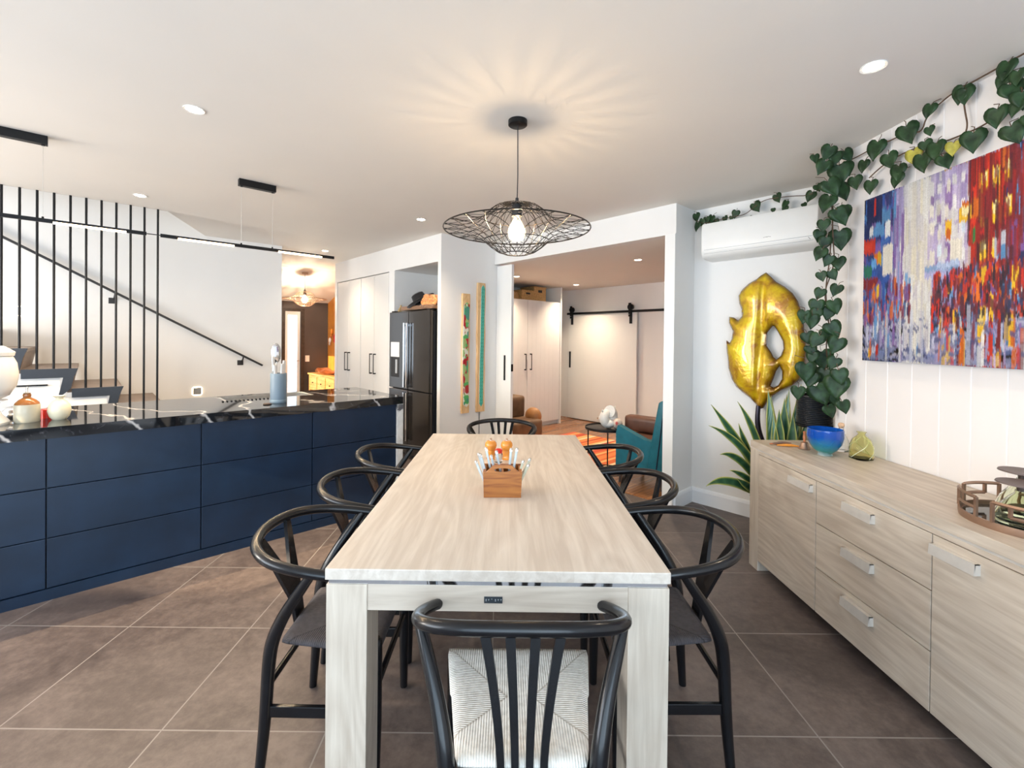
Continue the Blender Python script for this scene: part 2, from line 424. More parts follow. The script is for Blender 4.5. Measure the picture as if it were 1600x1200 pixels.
# ================================================================== the setting
b = B(); b.box(-7.5, 3.2, -2.4, 11, -.06, 0); struct('floor', b, tile_m, house=False)
b = B(); b.prism([(4.06, .4), (6.6, .4), (6.6, 6.0), (3.68, 6.0), (3.68, 1.95), (4.06, 1.95)], .0, .006); struct('floor_living', b, boards_m)
# main ceiling with the stair void
b = B()
b.prism([(-3.2, -5.5), (4.2, -5.5), (4.2, 4.25), (3.62, 4.25), (3.62, 7.85), (.9, 7.85), (.9, 6.24), (.994, 6.24), (.533, 5.25), (-3.2, 5.25)], CZ, CZ+.12)
struct('ceiling', b, ceil_w)
b = B(); b.prism([(7.85, CZ), (9.35, 2.05), (9.35, 2.17), (7.85, CZ+.12)], .9, 3.7, 'yz'); struct('ceiling_hall', b, ceil_w)
b = B(); b.prism([(4.06, .4), (6.6, .4), (6.6, 6.0), (3.725, 6.0), (3.725, 1.95), (4.06, 1.95)], 2.318, 2.40); struct('ceiling_living', b, ceil_w)
# dining side
prof = [(3.1, -2.4), (3.1, 2.83), (2.05, 2.83)]
y = 2.74
while y > -2.3: prof += [(2.05, y+.004), (2.0545, y), (2.05, y-.004)]; y -= .147
prof += [(2.05, -2.4)]
b = B(); b.prism(prof, 0, 2.75); struct('wall_right', b, vj_m, house=False)
b = B(); b.box(3.953, 4.06, -.35, 1.86, 0, CZ+.05); struct('wall_alcove', b, wall_w)
b = B(); b.box(3.615, 3.953, 1.86, 1.95, 0, CZ+.05).box(3.953, 4.06, 1.86, 1.95, 0, CZ); struct('wall_return', b, wall_w)
b = B(); b.box(3.615, 3.725, 1.95, 4.25, 2.318, CZ+.05); struct('wall_header', b, wall_w)
b = B()
for u in (3.61,): b.prism([(0, 0), (-.016, 0), (-.016, .10), (-.010, .118), (-.004, .128), (0, .128)], -.3, 1.0, 'xz')
bb = B()
bb.prism([(3.953, 0), (3.935, 0), (3.935, .105), (3.940, .122), (3.948, .132), (3.953, .132)], .55, 1.86, 'xz')
struct('baseboard_alcove', bb, skirt)
b.bm.free()
b = B(); b.prism([(1.86, 0), (1.842, 0), (1.842, .105), (1.847, .122), (1.855, .132), (1.86, .132)], 3.63, 3.953, 'yz'); struct('baseboard_return', b, skirt)
# rear wall behind the camera with the big glazed opening, and the left end
b = B(); b.box(-7.5, -3.6, -2.4, -2.3, 0, 2.7).box(1.9, 3.1, -2.4, -2.3, 0, 2.7).box(-3.6, 1.9, -2.4, -2.3, 2.35, 2.7); struct('wall_rear', b, wall_w, house=False)
b = B()
for x in (-3.6, -1.8, 0, 1.8): b.box(x, x+.09, -2.38, -2.32, 0, 2.35)
b.box(-3.6, 1.89, -2.38, -2.32, 2.27, 2.35).box(-3.6, 1.89, -2.38, -2.32, 0, .07); struct('window_1', b, blk_matte, house=False)
b = B(); b.box(-3.3, -3.2, -5.5, 1.2, 0, 2.7).box(-3.3, -3.2, 3.6, 3.9, 0, 4.6).box(-3.3, -3.2, 5.1, 7.0, 0, 4.6).box(-3.3, -3.2, 3.9, 5.1, 2.3, 4.6).box(-3.3, -3.2, 3.9, 5.1, 0, .9).box(-3.3, -3.2, 1.2, 3.6, 2.3, 2.7).box(-3.3, -3.2, 1.2, 3.6, 0, .6); struct('wall_left', b, wall_w)
b = B()
for v in (1.2, 2.36, 3.52): b.box(-3.28, -3.22, v, v+.08, .6, 2.3)
b.box(-3.28, -3.22, 1.2, 3.6, 2.22, 2.3).box(-3.28, -3.22, 1.2, 3.6, .6, .68); struct('window_2', b, blk_matte)
b = B()
for v in (3.9, 4.46, 5.02): b.box(-3.28, -3.22, v, v+.08, .9, 2.3)
b.box(-3.28, -3.22, 3.9, 5.1, 2.22, 2.3).box(-3.28, -3.22, 3.9, 5.1, .9, .98); struct('window_3', b, blk_matte)
# stair wall and the void above it
b = B(); b.box(-3.2, 1.81, 6.22, 6.32, 0, 4.6); struct('wall_stair', b, wall_w)
b = B(); b.box(-3.2, 1.2, 5.15, 6.32, 4.6, 4.7).box(-3.2, .56, 5.15, 5.249, CZ+.12, 4.6).prism([(.56, 5.249), (1.10, 6.22), (1.2, 6.22), (.66, 5.15), (.56, 5.15)], CZ+.12, 4.6); struct('wall_stair_upper', b, wall_w)
# kitchen wall block: bulkhead, pantry side, fridge niche, board wall
b = B()
b.box(2.84, 3.62, 4.17, 7.08, 2.27, CZ+.05)                      # bulkhead over pantry and niche
b.box(2.84, 3.62, 7.0, 7.08, 0, 2.27).box(2.84, 3.62, 5.20, 5.34, 0, 2.27)   # end panel, pantry / niche divider
b.box(3.52, 3.62, 5.34, 7.0, 0, 2.27).box(3.52, 3.62, 4.23, 5.20, 0, 2.27)   # backs
b.box(2.84, 3.62, 4.17, 4.23, 0, 2.27).box(3.62, 3.735, 4.17, 4.23, 0, 2.318)
struct('wall_kitchen', b, wall_w)
b = B(); b.box(3.615, 3.735, 4.165, 4.25, 2.318, CZ+.05); struct('trim_1', b, wall_w)
# living room shell
b = B(); b.box(6.46, 6.56, .4, 6.0, 0, 2.4); struct('wall_living_back', b, wall_w)
b = B(); b.box(3.735, 6.56, 5.72, 5.82, 0, 2.4); struct('wall_living_left', b, wall_w)
b = B(); b.box(4.06, 6.56, .4, .5, 0, 2.4).box(3.953, 4.06, -.35, 1.86, CZ, CZ+.02); struct('wall_living_right', b, wall_w)
b = B(); b.box(3.62, 3.735, 4.25, 5.82, 0, 2.4); struct('wall_living_side', b, wall_w)
# hall shell
b = B(); b.box(.9, 2.68, 9.2, 9.3, 0, 2.6).box(3.085, 3.65, 9.2, 9.3, 0, 2.6).box(2.68, 3.085, 9.2, 9.3, 1.965, 2.6); struct('wall_hall_end', b, hall_d)
b = B(); b.box(3.55, 3.65, 7.08, 9.2, 0, 2.75); struct('wall_hall_right', b, orange_wall)
b = B(); b.box(.8, .9, 6.32, 7.3, 0, 2.75).box(.8, .9, 8.9, 9.3, 0, 2.75).box(.8, .9, 7.3, 8.9, 2.2, 2.75); struct('wall_hall_left', b, wall_w)
# hall glazed door
d = B(); d.box(2.68, 2.74, 9.19, 9.27, 0, 1.96).box(3.02, 3.085, 9.17, 9.27, 0, 1.96).box(2.68, 3.085, 9.18, 9.27, 1.91, 1.965)
door = struct('door_1', d, darkw)
p = B(); p.box(2.74, 2.79, 9.20, 9.245, .01, 1.91).box(2.965, 3.015, 9.20, 9.245, .01, 1.91).box(2.79, 2.965, 9.20, 9.245, 1.84, 1.91).box(2.79, 2.965, 9.20, 9.245, .01, .12); p.out('door_leaf', trim_w, door)
p = B(); p.box(2.79, 2.965, 9.218, 9.226, .12, 1.84); p.out('glass_pane', glass_c, door)
p = B(); p.tube([(2.985, 9.2, .96), (2.985, 9.15, .96), (2.93, 9.145, .96)], .009); p.out('door_handle', chrome, door, True)
# cavity sliding door on the left of the living opening
d = B(); d.box(3.652, 3.69, 3.905, 4.168, .01, 2.30, .002); door = struct('door_2', d, trim_w)
p = B(); p.box(3.644, 3.652, 3.997, 4.022, .93, 1.228, .002); p.out('flush_pull', blk_metal, door)
p = B(); p.box(3.655, 3.685, 3.899, 3.9055, 1.04, 1.125, .001); p.out('edge_pull', blk_metal, door)
b = B(); b.box(3.60, 3.615, 1.86, 1.95, 0, 2.318); struct('trim_2', b, trim_w)
# sliding barn door at the back of the living room
d = B(); d.box(6.40, 6.44, 3.93, 5.32, .02, 1.90, .003); door = struct('door_3', d, trim_w)
p = B(); p.box(6.385, 6.40, 5.262, 5.292, .92, 1.21, .003); p.out('door_pull', blk_metal, door)
for v in (5.235, 4.035):
    p = B(); p.box(6.385, 6.40, v-.022, v+.022, 1.69, 1.90, .002).box(6.352, 6.366, v-.022, v+.022, 1.84, 2.02, .002).box(6.352, 6.40, v-.02, v+.02, 1.80, 1.835, .002)
    p.tube([(6.366, v, 1.955), (6.402, v, 1.955)], .05, 20); p.out('hanger', blk_metal, door, True)
d = B(); d.box(6.376, 6.388, 3.1, 5.345, 1.868, 1.906, .001)
o = tag(d.out('barn_door_rail', blk_metal, rot=HA), 'long flat black steel rail carrying the white barn door', 'rail')
# ------------------------------------------------------------------ downlights
def downlight(u, v, z, label, grp, e=45, ang=125):
    t = thing('downlight', label, 'downlight', H(u, v, z), HA, grp)
    p = B(); p.lathe([(.036, -.001), (.047, -.004), (.047, 0), (.036, 0)], 28); p.out('trim_ring', trim_w, t, True)
    p = B(); p.lathe([(0, -.0012), (.036, -.0012), (.036, 0), (0, 0)], 28); p.out('lens', dl_e, t)
    lamp('SPOT', 'downlight_beam', (0, 0, -.012), e, (1, .80, .58), t, spot_size=R(ang), spot_blend=.9, shadow_soft_size=.035)
for u, v, l in ((.391, 2.798, 'large bright downlight on the ceiling left of the pendant shade, nearest camera'), (.308, 4.824, 'downlight beside the tops of the black stair balusters'),
                (2.321, 6.132, 'small downlight above the tip of the linear pendant by the pantry'), (2.374, 3.834, 'downlight on the ceiling just left of the wire pendant shade, towards the fridge'),
                (2.408, .381, 'downlight at top right washing the city painting and vine')):
    downlight(u, v, CZ, l, 'ceiling downlights', (48 if 2.3 < u < 2.39 else 60 if v > 4 else 45 if u < 2.3 else 18))
for u, v, l in ((4.51, 4.722, 'living room downlight over the cane baskets'), (5.857, 4.725, 'living room downlight in the middle, nearest the barn door'), (4.506, 2.761, 'living room downlight at the right, above the teal chair')):
    downlight(u, v, 2.318, l, 'living room downlights', 62)
# ------------------------------------------------------------------ kitchen island
for i, (u0, u1, l) in enumerate(((-1.3, -.865, 'navy island drawer unit hidden at far left end'), (-.859, -.168, 'navy island drawer unit under the stoneware jug, cut by the left edge'), (-.162, .525, 'navy island drawer unit under the cream vase, second from left'),
                   (.531, 1.213, 'navy island drawer unit in the middle below the sink'), (1.219, 1.898, 'navy island drawer unit at the right end beside the marble side'))):
    if i == 0: continue
    t = thing('island_cabinet', l, 'cabinet', H(u0, 3.43), HA, 'island drawer units'); w = u1-u0
    p = B(); p.box(-.002, w+.003, .022, .90-.05, .05, .867); p.out('carcass', navy, t)
    for z0, z1 in ((.602, .866), (.334, .597), (.066, .329)):
        p = B(); p.box(0, w, 0, .02, z0, z1, .0015); p.out('drawer_front', navy, t)
    p = B(); p.box(-.003, w+.003, -.004, .03, 0, .060); p.out('plinth', navy, t)
t = thing('island_worktop', 'long black marble worktop with white veins on the navy island', 'worktop', H(-1.3, 3.413), HA)
p = B(); S0, S1, SV0, SV1 = 2.06, 2.72, .56, .86
p.box(0, 3.255, 0, SV0, .867, .928).box(0, 3.255, SV1, .92, .867, .928).box(0, S0, SV0, SV1, .867, .928).box(S1, 3.255, SV0, SV1, .867, .928); p.out('slab', marble_m, t)
p = B(); p.box(3.203, 3.255, 0, .92, 0, .867); p.out('waterfall_side', marble_l, t)
t = thing('sink', 'dark undermount sink with draining ridge let into black marble worktop', 'sink', H(-1.3+S0, 3.413+SV0, .0), HA)
p = B(); w, d = S1-S0, SV1-SV0
p.box(.001, w-.001, .001, d-.001, .70, .71).box(.001, .02, .001, d-.001, .71, .926).box(w-.02, w-.001, .001, d-.001, .71, .926).box(.02, w-.02, .001, .02, .71, .926).box(.02, w-.02, d-.02, d-.001, .71, .926); p.out('basin', chrome, t)
p = B()
for i in range(12): p.tube([(-.02+i*.028, -.045, .9295), (-.02+i*.028, -.02, .9295)], .006, 6)
p.out('drain_ridges', blk_metal, t)
t = thing('tap', 'low chrome sink tap just left of the blue-grey crock', 'tap', H(1.17, 4.0, .928), HA)
p = B(); p.lathe([(0, 0), (.026, 0), (.026, .012), (.018, .02), (.018, .075), (0, .08)], 20); p.out('base', chrome, t, True)
p = B(); p.tube([(0, 0, .06), (.02, .03, .075), (.05, .10, .07)], .011, 10, smooth=2); p.out('spout', chrome, t, True)
p = B(); p.tube([(-.01, 0, .08), (-.035, -.005, .17)], .006, 8); p.out('lever', copper, t, True)
# ------------------------------------------------------------------ pantry cupboards, fridge, niche
for (v0, l) in ((6.165, 'tall white gloss pantry cupboard beside the hall opening'), (5.345, 'tall white gloss pantry cupboard beside the fridge')):
    t = thing('pantry_cupboard', l, 'cupboard', H(2.84, v0), HA, 'pantry cupboards'); w = .81
    p = B(); p.box(.022, .66, .002, w, .08, 2.262); p.out('carcass', trim_w, t)
    p = B(); p.box(.03, .10, .002, w, 0, .08); p.out('plinth', trim_w, t)
    for k in (0, 1):
        dr = B().box(0, .02, .003+k*w/2, w/2-.003+k*w/2, .085, 2.258, .0015).out('door', gloss_w, t)
        c = w/2+(-.055 if k == 0 else .055)
        q = B(); q.tube([(-.034, c, .935), (-.034, c, 1.205)], .006, 8)
        for z in (.94, 1.198): q.box(-.036, 0, c-.008, c+.008, z-.008, z+.008)
        q.out('handle', blk_metal, dr)
t = thing('refrigerator', 'dark stainless french door refrigerator in the white niche', 'refrigerator', H(2.76, 4.262), HA)
p = B(); p.box(.055, .72, 0, .91, .02, 1.725, .006); p.out('body', fridge_s, t)
dl = B().box(0, .05, .460, .908, .815, 1.735, .008, 3).out('door', fridge_m, t)
q = B(); q.box(-.003, .01, .66, .865, 1.19, 1.37, .003); q.out('control_panel', ceram_w, dl)
q = B(); q.box(-.002, .01, .66, .865, .945, 1.19, .003); q.out('dispenser_recess', blk_matte, dl)
q = B(); q.box(-.012, 0, .69, .735, .99, 1.16, .004); q.out('dispenser_paddle', chrome, dl)
q = B(); q.box(-.045, -.022, .474, .500, .84, 1.60, .004).box(-.03, 0, .478, .496, .86, .88).box(-.03, 0, .478, .496, 1.56, 1.58); q.out('handle', mirror, dl)
dr = B().box(0, .05, .002, .450, .815, 1.735, .008, 3).out('door', fridge_m, t)
q = B(); q.box(-.045, -.022, .412, .438, .84, 1.60, .004).box(-.03, 0, .416, .434, .86, .88).box(-.03, 0, .416, .434, 1.56, 1.58); q.out('handle', mirror, dr)
for (y0, y1, hy) in ((.460, .908, .474), (.002, .450, .412)):
    dd = B().box(0, .05, y0, y1, .06, .805, .008, 3).out('lower_door', fridge_m, t)
    q = B(); q.box(-.045, -.022, hy, hy+.026, .22, .78, .004).box(-.03, 0, hy+.004, hy+.022, .24, .26).box(-.03, 0, hy+.004, hy+.022, .74, .76); q.out('handle', mirror, dd)
for hy in (.02, .82):
    p = B(); p.box(.02, .10, hy, hy+.07, 1.735, 1.752, .004); p.out('hinge_cap', blk_metal, t)
b = B(); b.box(3.22, 3.50, 4.232, 4.80, 2.095, 2.135, .002)
tag(b.out('wall_shelf', darkw, rot=HA), 'short dark floating shelf high in the niche above the refrigerator', 'shelf')
b = B(); b.box(3.26, 3.30, 4.30, 4.40, 2.136, 2.262, .003); tag(b.out('timber_block', pine_z, rot=HA), 'upright honey coloured timber block standing on the dark niche shelf', 'block')
t = thing('serving_tray', 'long dark timber tray lying on top of the refrigerator', 'tray', H(2.80, 4.265, 1.754), HA)
p = B(); p.box(0, .4, 0, .70, 0, .012).box(0, .015, 0, .70, .012, .045, .002).box(.385, .4, 0, .70, .012, .045).box(.015, .385, 0, .015, .012, .045).box(.015, .385, .685, .70, .012, .045); p.out('tray_body', wood('striped_tray_wood', (.10, .05, .03), (.36, .20, .11), 'y', .4, 1.5, 3), t)
t = thing('straw_tassel', 'straw tassel hanging over the left end of the fridge-top tray', 'tassel', H(2.815, 4.99, 1.75), HA)
p = B()
for i in range(26):
    a = random.uniform(-.03, .03); bq = random.uniform(-.035, .03); p.tube([(0, 0, .06), (a*.5, .01+bq*.4, .03), (a, .012+bq, -.012+random.uniform(0, .02))], .003, 5)
p.ball((0, 0, .062), .012); p.out('strands', straw, t, True)
t = thing('felt_hat', 'black brimmed felt hat tilted on the fridge-top tray', 'hat', H(2.92, 4.70, 1.86), 0)
t.rotation_euler = (R(-22), R(-24), HA)
p = B(); p.lathe([(.0, .105), (.05, .108), (.078, .095), (.088, .05), (.092, .005), (.12, -.004), (.165, -.002), (.188, .012), (.190, .009), (.165, -.008), (.12, -.011), (.088, -.004), (.084, .05), (.072, .09), (0, .1)], 40, squash=.82); p.out('crown', felt, t, True)
p = B(); p.lathe([(.0925, .008), (.0905, .03), (.0885, .03), (.0905, .008)], 40, squash=.82); p.out('hat_band', pm('hat_band_brown', (.14, .09, .06), .5), t, True)
t = thing('rolled_blanket', 'orange rolled fleece blanket on the fridge-top tray beside the hat', 'blanket', H(2.90, 4.40, 1.766), HA)
p = B()
for cy, rr in ((.06, .068), (-.075, .06)):
    pts = []
    for k in range(60):
        a = k*.32; r = .012+rr*k/60; pts.append((0, cy+r*math.cos(a), rr+.014+r*math.sin(a)))
    for x in (-.06, -.02, .02, .06): p.tube([(x+.008*math.sin(k*1.7), q[1], q[2]) for k, q in enumerate(pts)], .017, 6)
p.out('roll', towel_o, t, True)
# art boards on the short white wall
def art_board(name, u0, u1, z0, z1, label, kind, wob):
    cu = (u0+u1)/2; t = thing(name, label, 'wall art', H(cu, 4.17, z0), HA, 'resin art boards'); w = (u1-u0)/2; h = z1-z0
    n = 24; pr = [(w*(.95+.05*math.sin(i*.9+wob)), h*i/n) for i in range(n+1)]
    pl = [(-q[0], q[1]) for q in pr]
    p = B(); p.prism(pr+pl[::-1], -.03, -.002, 'xz'); p.out('board', pine_z, t)
    def shape(k):
        iw = w*.68; out = []
        zs0, zs1 = h*(.04 if kind == 'teal' else .05), h*(.985 if kind == 'teal' else .93)
        off = w*.24 if kind == 'teal' else w*.02
        N_ = 40
        for sgn in (1, -1):
            rng = range(N_+1) if sgn == 1 else range(N_, -1, -1)
            for i in rng:
                f = i/N_; z = zs0+(zs1-zs0)*f; e = min(z-zs0, zs1-z); cap = math.sqrt(max(0, 1-max(0, 1-e/iw)**2))
                cx = off+w*.22*math.sin(f*4.4+2.4+wob)*(1 if kind != 'teal' else .25) - (w*.16*(1-f) if kind == 'teal' else 0)
                out.append((cx+sgn*iw*k*cap*(.62 if kind == 'teal' else 1), z))
        return out
    p = B(); p.prism(shape(1.14), -.0315, -.028, 'xz'); p.out('inlay_border', trim_w, t)
    # inlay as a fine strip mesh so it can carry its own colours
    s = shape(1.0); nn = len(s)//2; p = B(); cols = 9; M_ = 160
    rows = []
    for r_ in range(M_+1):
        f = r_/M_*(nn-1); i = min(int(f), nn-2); g = f-i
        A = (s[i][0]*(1-g)+s[i+1][0]*g, s[i][1]*(1-g)+s[i+1][1]*g); j = len(s)-1-i; j2 = len(s)-2-i
        Bq = (s[j][0]*(1-g)+s[j2][0]*g, s[j][1]*(1-g)+s[j2][1]*g)
        rows.append([p.bm.verts.new((A[0]+(Bq[0]-A[0])*c/cols, -.034, A[1])) for c in range(cols+1)])
    for r_ in range(M_):
        for c in range(cols): p.bm.faces.new([rows[r_][c], rows[r_][c+1], rows[r_+1][c+1], rows[r_+1][c]])
    o = p.out('resin_inlay', resin_m, t, solid=.004)
    rnd = random.Random(3)
    spots = [(rnd.uniform(-w, w), rnd.uniform(0, h), rnd.uniform(.012, .05), rnd.choice(((.42, .02, .03), (.42, .02, .03), (.10, .42, .13), (.35, .5, .2), (.08, .30, .22), (.75, .75, .62)))) for _ in range(150)]
    def col(c):
        if kind == 'teal':
            k = math.sin(c.z*150)+math.sin(c.x*260+c.z*60); return (.03, .30, .24) if k > .75 else ((.12, .52, .40) if k > -.9 else (.05, .42, .34))
        base = (.06, .36, .20)
        for sx, sz, r, cc in spots:
            if abs(c.z-sz) < r*1.5 and (c.x-sx)**2+((c.z-sz)*.65)**2 < r*r*.6: base = cc
        return base
    colorize(o, col)
    return t
art_board('resin_art_board', 3.118, 3.225, .57, 1.933, 'shorter timber wall board with red and green resin inlay', 'red', 0)
t = art_board('resin_art_board', 3.335, 3.455, .565, 2.075, 'taller timber wall board with teal resin strip', 'teal', 1.3)
p = B(); p.tube([(.0, -.004, .0), (.0, -.004, -.5)], .004, 6); p.out('cord', blk_matte, t)
# ================================================================== staircase
t = thing('staircase', 'stair with dark blue stepped string, brown treads and tall black rods to the ceiling', 'stairs', H(0, 5.20), HA)
TR, RI = .2905, .1678
def nose(k): return .508-TR*k, .803+RI*k                    # right end and height of tread k (0 = lowest seen)
for k in range(-4, 5):
    u1, z = nose(k)
    p = B(); p.box(u1-TR-.06, u1, .03, .99, z-.032, z, .004); p.out('tread', tread_w, t)
    ub, zb = nose(k-1)
    if k > -4:
        p = B(); p.prism([(u1-.004, z-.032), (u1-.022, z-.032), (u1-.048, zb), (u1-.030, zb)], .03, .99, 'xz'); p.out('riser', tread_w, t)
pts_t, pts_b = [], []
for k in range(-4, 6):                                        # upper outline runs right to left
    u1, z = nose(k); pts_t += [(u1+.008, z+.002), (u1-TR-.034, z+.002)]
lo = []
for k in range(-4, 6):
    u1, z = nose(k); lo += [(u1-.105, z-.098), (u1-TR-.105-.028, z-.098)]
p = B()
for k in range(-4, 5):
    u1, z = nose(k)
    p.prism([(u1+.008, z+.001), (u1-TR-.03, z+.001), (u1-TR-.03, z-.072), (u1-.018, z-.072)], 0, .03, 'xz')
    p.prism([(u1-.018, z-.072), (u1-.082, z-.072), (u1-.112, z-RI-.072), (u1-.036, z-RI+.001)], 0, .0295, 'xz')
p.out('string', steelblue, t)
for i in range(12):
    u = .4619-.0962*i; k = i//3; z = nose(k)[1]
    if i < 11 or True:
        p = B(); p.tube([(u, .031, z-.002), (u, .031, CZ-.001)], .0085, 12); p.out('baluster', blk_metal, t, True)
# cupboard fronts below the string
t = thing('understair_cupboard', 'white cupboard fronts under the stairs with slim black pull', 'cupboard', H(0, 5.232), HA)
p = B()
for k in range(-2, 3):
    u1, z = nose(k); p.box(u1-TR-.10, u1-.10, 0, .02, .0, z-.074, .001)
p.out('front_panel', trim_w, t)
p = B(); p.box(-.60, .15, .022, .05, 0, .5); p.out('carcass', trim_w, t)
p = B(); p.box(-.55, -.244, -.018, -.008, 1.004, 1.016).box(-.53, -.52, -.01, 0, 1.005, 1.015).box(-.27, -.26, -.01, 0, 1.005, 1.015); p.out('pull', blk_metal, t)
t = thing('handrail', 'sloping black handrail on the white stair wall', 'handrail', H(0, 6.15), HA)
p = B(); p.obox((-1.4, 0, 2.31+.461+0), (1.573, 0, 1.065), .04, .022, bev=.004); p.out('rail', blk_matte, t)
sl = (1.065-2.31)/(1.573+.596)
for u in (.179, 1.347, -.9):
    z = 1.065+sl*(u-1.573)
    p = B(); p.box(u-.032, u+.032, .062, .069, z-.122, z-.062, .002).tube([(u+.01, .062, z-.075), (u+.015, .01, z-.05), (u+.02, 0, z-.008)], .008, 8); p.out('bracket', blk_matte, t, True)
for i, (u, z, l) in enumerate(((-.477, 1.635, 'glowing square step light high on the stair wall behind the rods'), (.914, .789, 'glowing square step light low on the stair wall above the island'))):
    t = thing('step_light', l, 'wall light', H(u, 6.22, z), HA, 'stair wall lights')
    p = B(); p.box(-.04, .04, -.012, 0, -.04, .04, .002); p.out('face_plate', chrome, t)
    p = B(); p.box(-.036, .036, -.004, -.001, .0405, .047).box(-.036, .036, -.004, -.001, -.047, -.0405).box(.0405, .047, -.004, -.001, -.036, .036).box(-.047, -.0405, -.004, -.001, -.036, .036); p.out('glow_edge', step_e, t)
# ================================================================== linear pendants over the island
def linear(u, label):
    t = thing('linear_pendant', label, 'pendant light', H(u, 3.79, CZ), HA, 'linear pendants over the island')
    p = B(); p.box(-.125, .125, -.022, .022, -.05, 0, .002); p.out('ceiling_box', blk_metal, t)
    z = 2.073-CZ
    p = B(); p.box(-.58, .58, -.008, .008, z, z+.022, .001); p.out('bar', blk_metal, t)
    for x0, x1 in ((-.485, -.152), (.148, .478)):
        p = B(); p.box(x0, x1, -.0083, .0083, z-.002, z+.009); p.out('led_strip', led_e, t)
    for x in (-.105, .105):
        p = B(); p.tube([(x, 0, -.05), (x, 0, z+.022)], .0012, 6); p.out('suspension_wire', chrome, t)
        p = B(); p.lathe([(0, -.056), (.008, -.056), (.008, -.05), (0, -.05)], 12, (x, 0, 0)); p.lathe([(0, z+.022), (.006, z+.022), (.005, z+.032), (0, z+.032)], 12, (x, 0, 0)); p.out('wire_grip', blk_metal, t)
    lamp('AREA', 'led_glow', (0, 0, z-.006), 15, (1, .74, .46), t, shape='RECTANGLE', size=1.0, size_y=.015)
linear(-.305, 'slim black linear pendant bar in front of the stair rods, cut by the left edge')
linear(.928, 'slim black linear pendant bar reaching towards the pantry, second from left')
b = B(); b.box(.275, .348, 3.787, 3.793, 2.082, 2.087); tag(b.out('pendant_joiner', blk_metal, rot=HA), 'thin black rod joining the two linear pendant bars', 'rod')
# ================================================================== wire pendants
def wire_pendant(label, loc, s, drop, mats, watt, nw, wr, rot=0, col=(1, .72, .42)):
    t = thing('wire_pendant', label, 'pendant light', loc, rot)
    p = B(); p.lathe([(0, -.028), (.045, -.028), (.05, -.024), (.05, 0), (0, 0)], 36); p.out('ceiling_rose', mats[0], t, True)
    p = B(); p.tube([(0, 0, -.028), (.003, 0, -drop*.5), (0, 0, -drop+.10*s)], .0028, 8); p.out('flex', blk_matte, t, True)
    zc = -drop                                                # rim level
    p = B(); p.lathe([(0, .165), (.008, .165), (.010, .145), (.022, .140), (.024, .118), (.020, .116), (.020, .105), (.027, .104), (.027, .068), (0, .068)], 20, (0, 0, zc)); p.out('lamp_holder', blk_matte, t, True)
    up = [(.03, .132), (.07, .130), (.115, .116), (.15, .09), (.175, .060), (.205, .036), (.25, .020), (.31, .008), (.385, 0)]
    dn = [(.066, -.128), (.10, -.118), (.135, -.094), (.165, -.068), (.195, -.046), (.24, -.028), (.30, -.012), (.385, 0)]
    p = B()
    for prof, tw in ((up, .62), (dn, .62)):
        r0, r1 = prof[0][0], prof[-1][0]
        for sg in (1, -1):
            for i in range(nw):
                a0 = 2*PI*i/nw; pts = []
                for r, z in prof:
                    f = (r-r0)/(r1-r0); a = a0+sg*tw*(f**.8-.5); pts.append((r*s*math.cos(a), r*s*math.sin(a), zc+z*s))
                p.tube(pts, wr, 4)
    for r, z, w in ((.385, 0, 2.2), (.175, .060, 1.3), (.172, -.062, 1.3), (.066, -.128, 1.8), (.03, .132, 2.5)):
        p.tube([(r*s*math.cos(2*PI*k/48), r*s*math.sin(2*PI*k/48), zc+z*s) for k in range(48)], wr*w, 6, closed=True)
    p.out('wire_shade', mats[1], t, True)
    p = B(); p.lathe([(.013, .075), (.014, .060), (.028, .035), (.044, .0), (.047, -.018), (.04, -.045), (.022, -.062), (0, -.066)], 28, (0, 0, zc)); p.out('bulb', bulbg, t, True)
    p = B()
    for k in range(6):
        a = 2*PI*k/6; p.tube([(.006*math.cos(a), .006*math.sin(a), zc+.035), (.012*math.cos(a), .012*math.sin(a), zc-.03)], .0016, 5)
    p.out('filament', fil_e, t)
    lamp('POINT', 'bulb_light', (0, 0, zc-.002), watt, col, t, shadow_soft_size=.012)
wire_pendant('large black wire hat-shaped pendant over the dining table', (.048, 2.41, CZ), 1.0, CZ-2.0, (blk_metal, pm('shade_wire', (.03, .026, .022), .35, .5)), 15, 22, .0016)
wire_pendant('small wire hat-shaped pendant glowing in the far hall', H(2.70, 8.02, 2.515), .93, .45, (bronze, bronze), 60, 20, .0022, col=(1, .84, .62))
# ================================================================== hall things
t = thing('hall_sideboard', 'golden timber sideboard in the hall under the copper dish', 'sideboard', H(3.12, 7.70), HA)
p = B(); p.box(-.01, .42, -.02, 1.36, .705, .735, .003); p.out('top', side_w, t)
p = B(); p.box(.01, .41, .06, 1.29, .42, .705); p.out('body', side_w, t)
for y in (.09, .50, .91):
    dr = B().box(-.002, .012, y, y+.36, .45, .68, .003).out('drawer', side_w, t)
    q = B(); q.ball((-.012, y+.18, .565), .012); q.out('knob', darkw, dr, True)
for x in (.01, .36):
    for y in (0, 1.29):
        p = B(); p.box(x, x+.05, y, y+.05, 0, .705, .003); p.out('leg', side_w, t)
t = thing('copper_dish', 'ragged copper dish on the golden hall sideboard', 'dish', H(3.30, 8.45, .736), HA)
p = B(); n = 60
prof = [(0, .0), (.10, .004), (.16, .03), (.22, .075), (.215, .08), (.155, .038), (.10, .012), (0, .008)]
p.lathe(prof, 48, squash=1.9)
for v in p.bm.verts:
    if v.co.z > .05: a = math.atan2(v.co.y, v.co.x); v.co.z += .025*math.sin(a*5)+.012*math.sin(a*11)
p.out('bowl', copper, t, True)
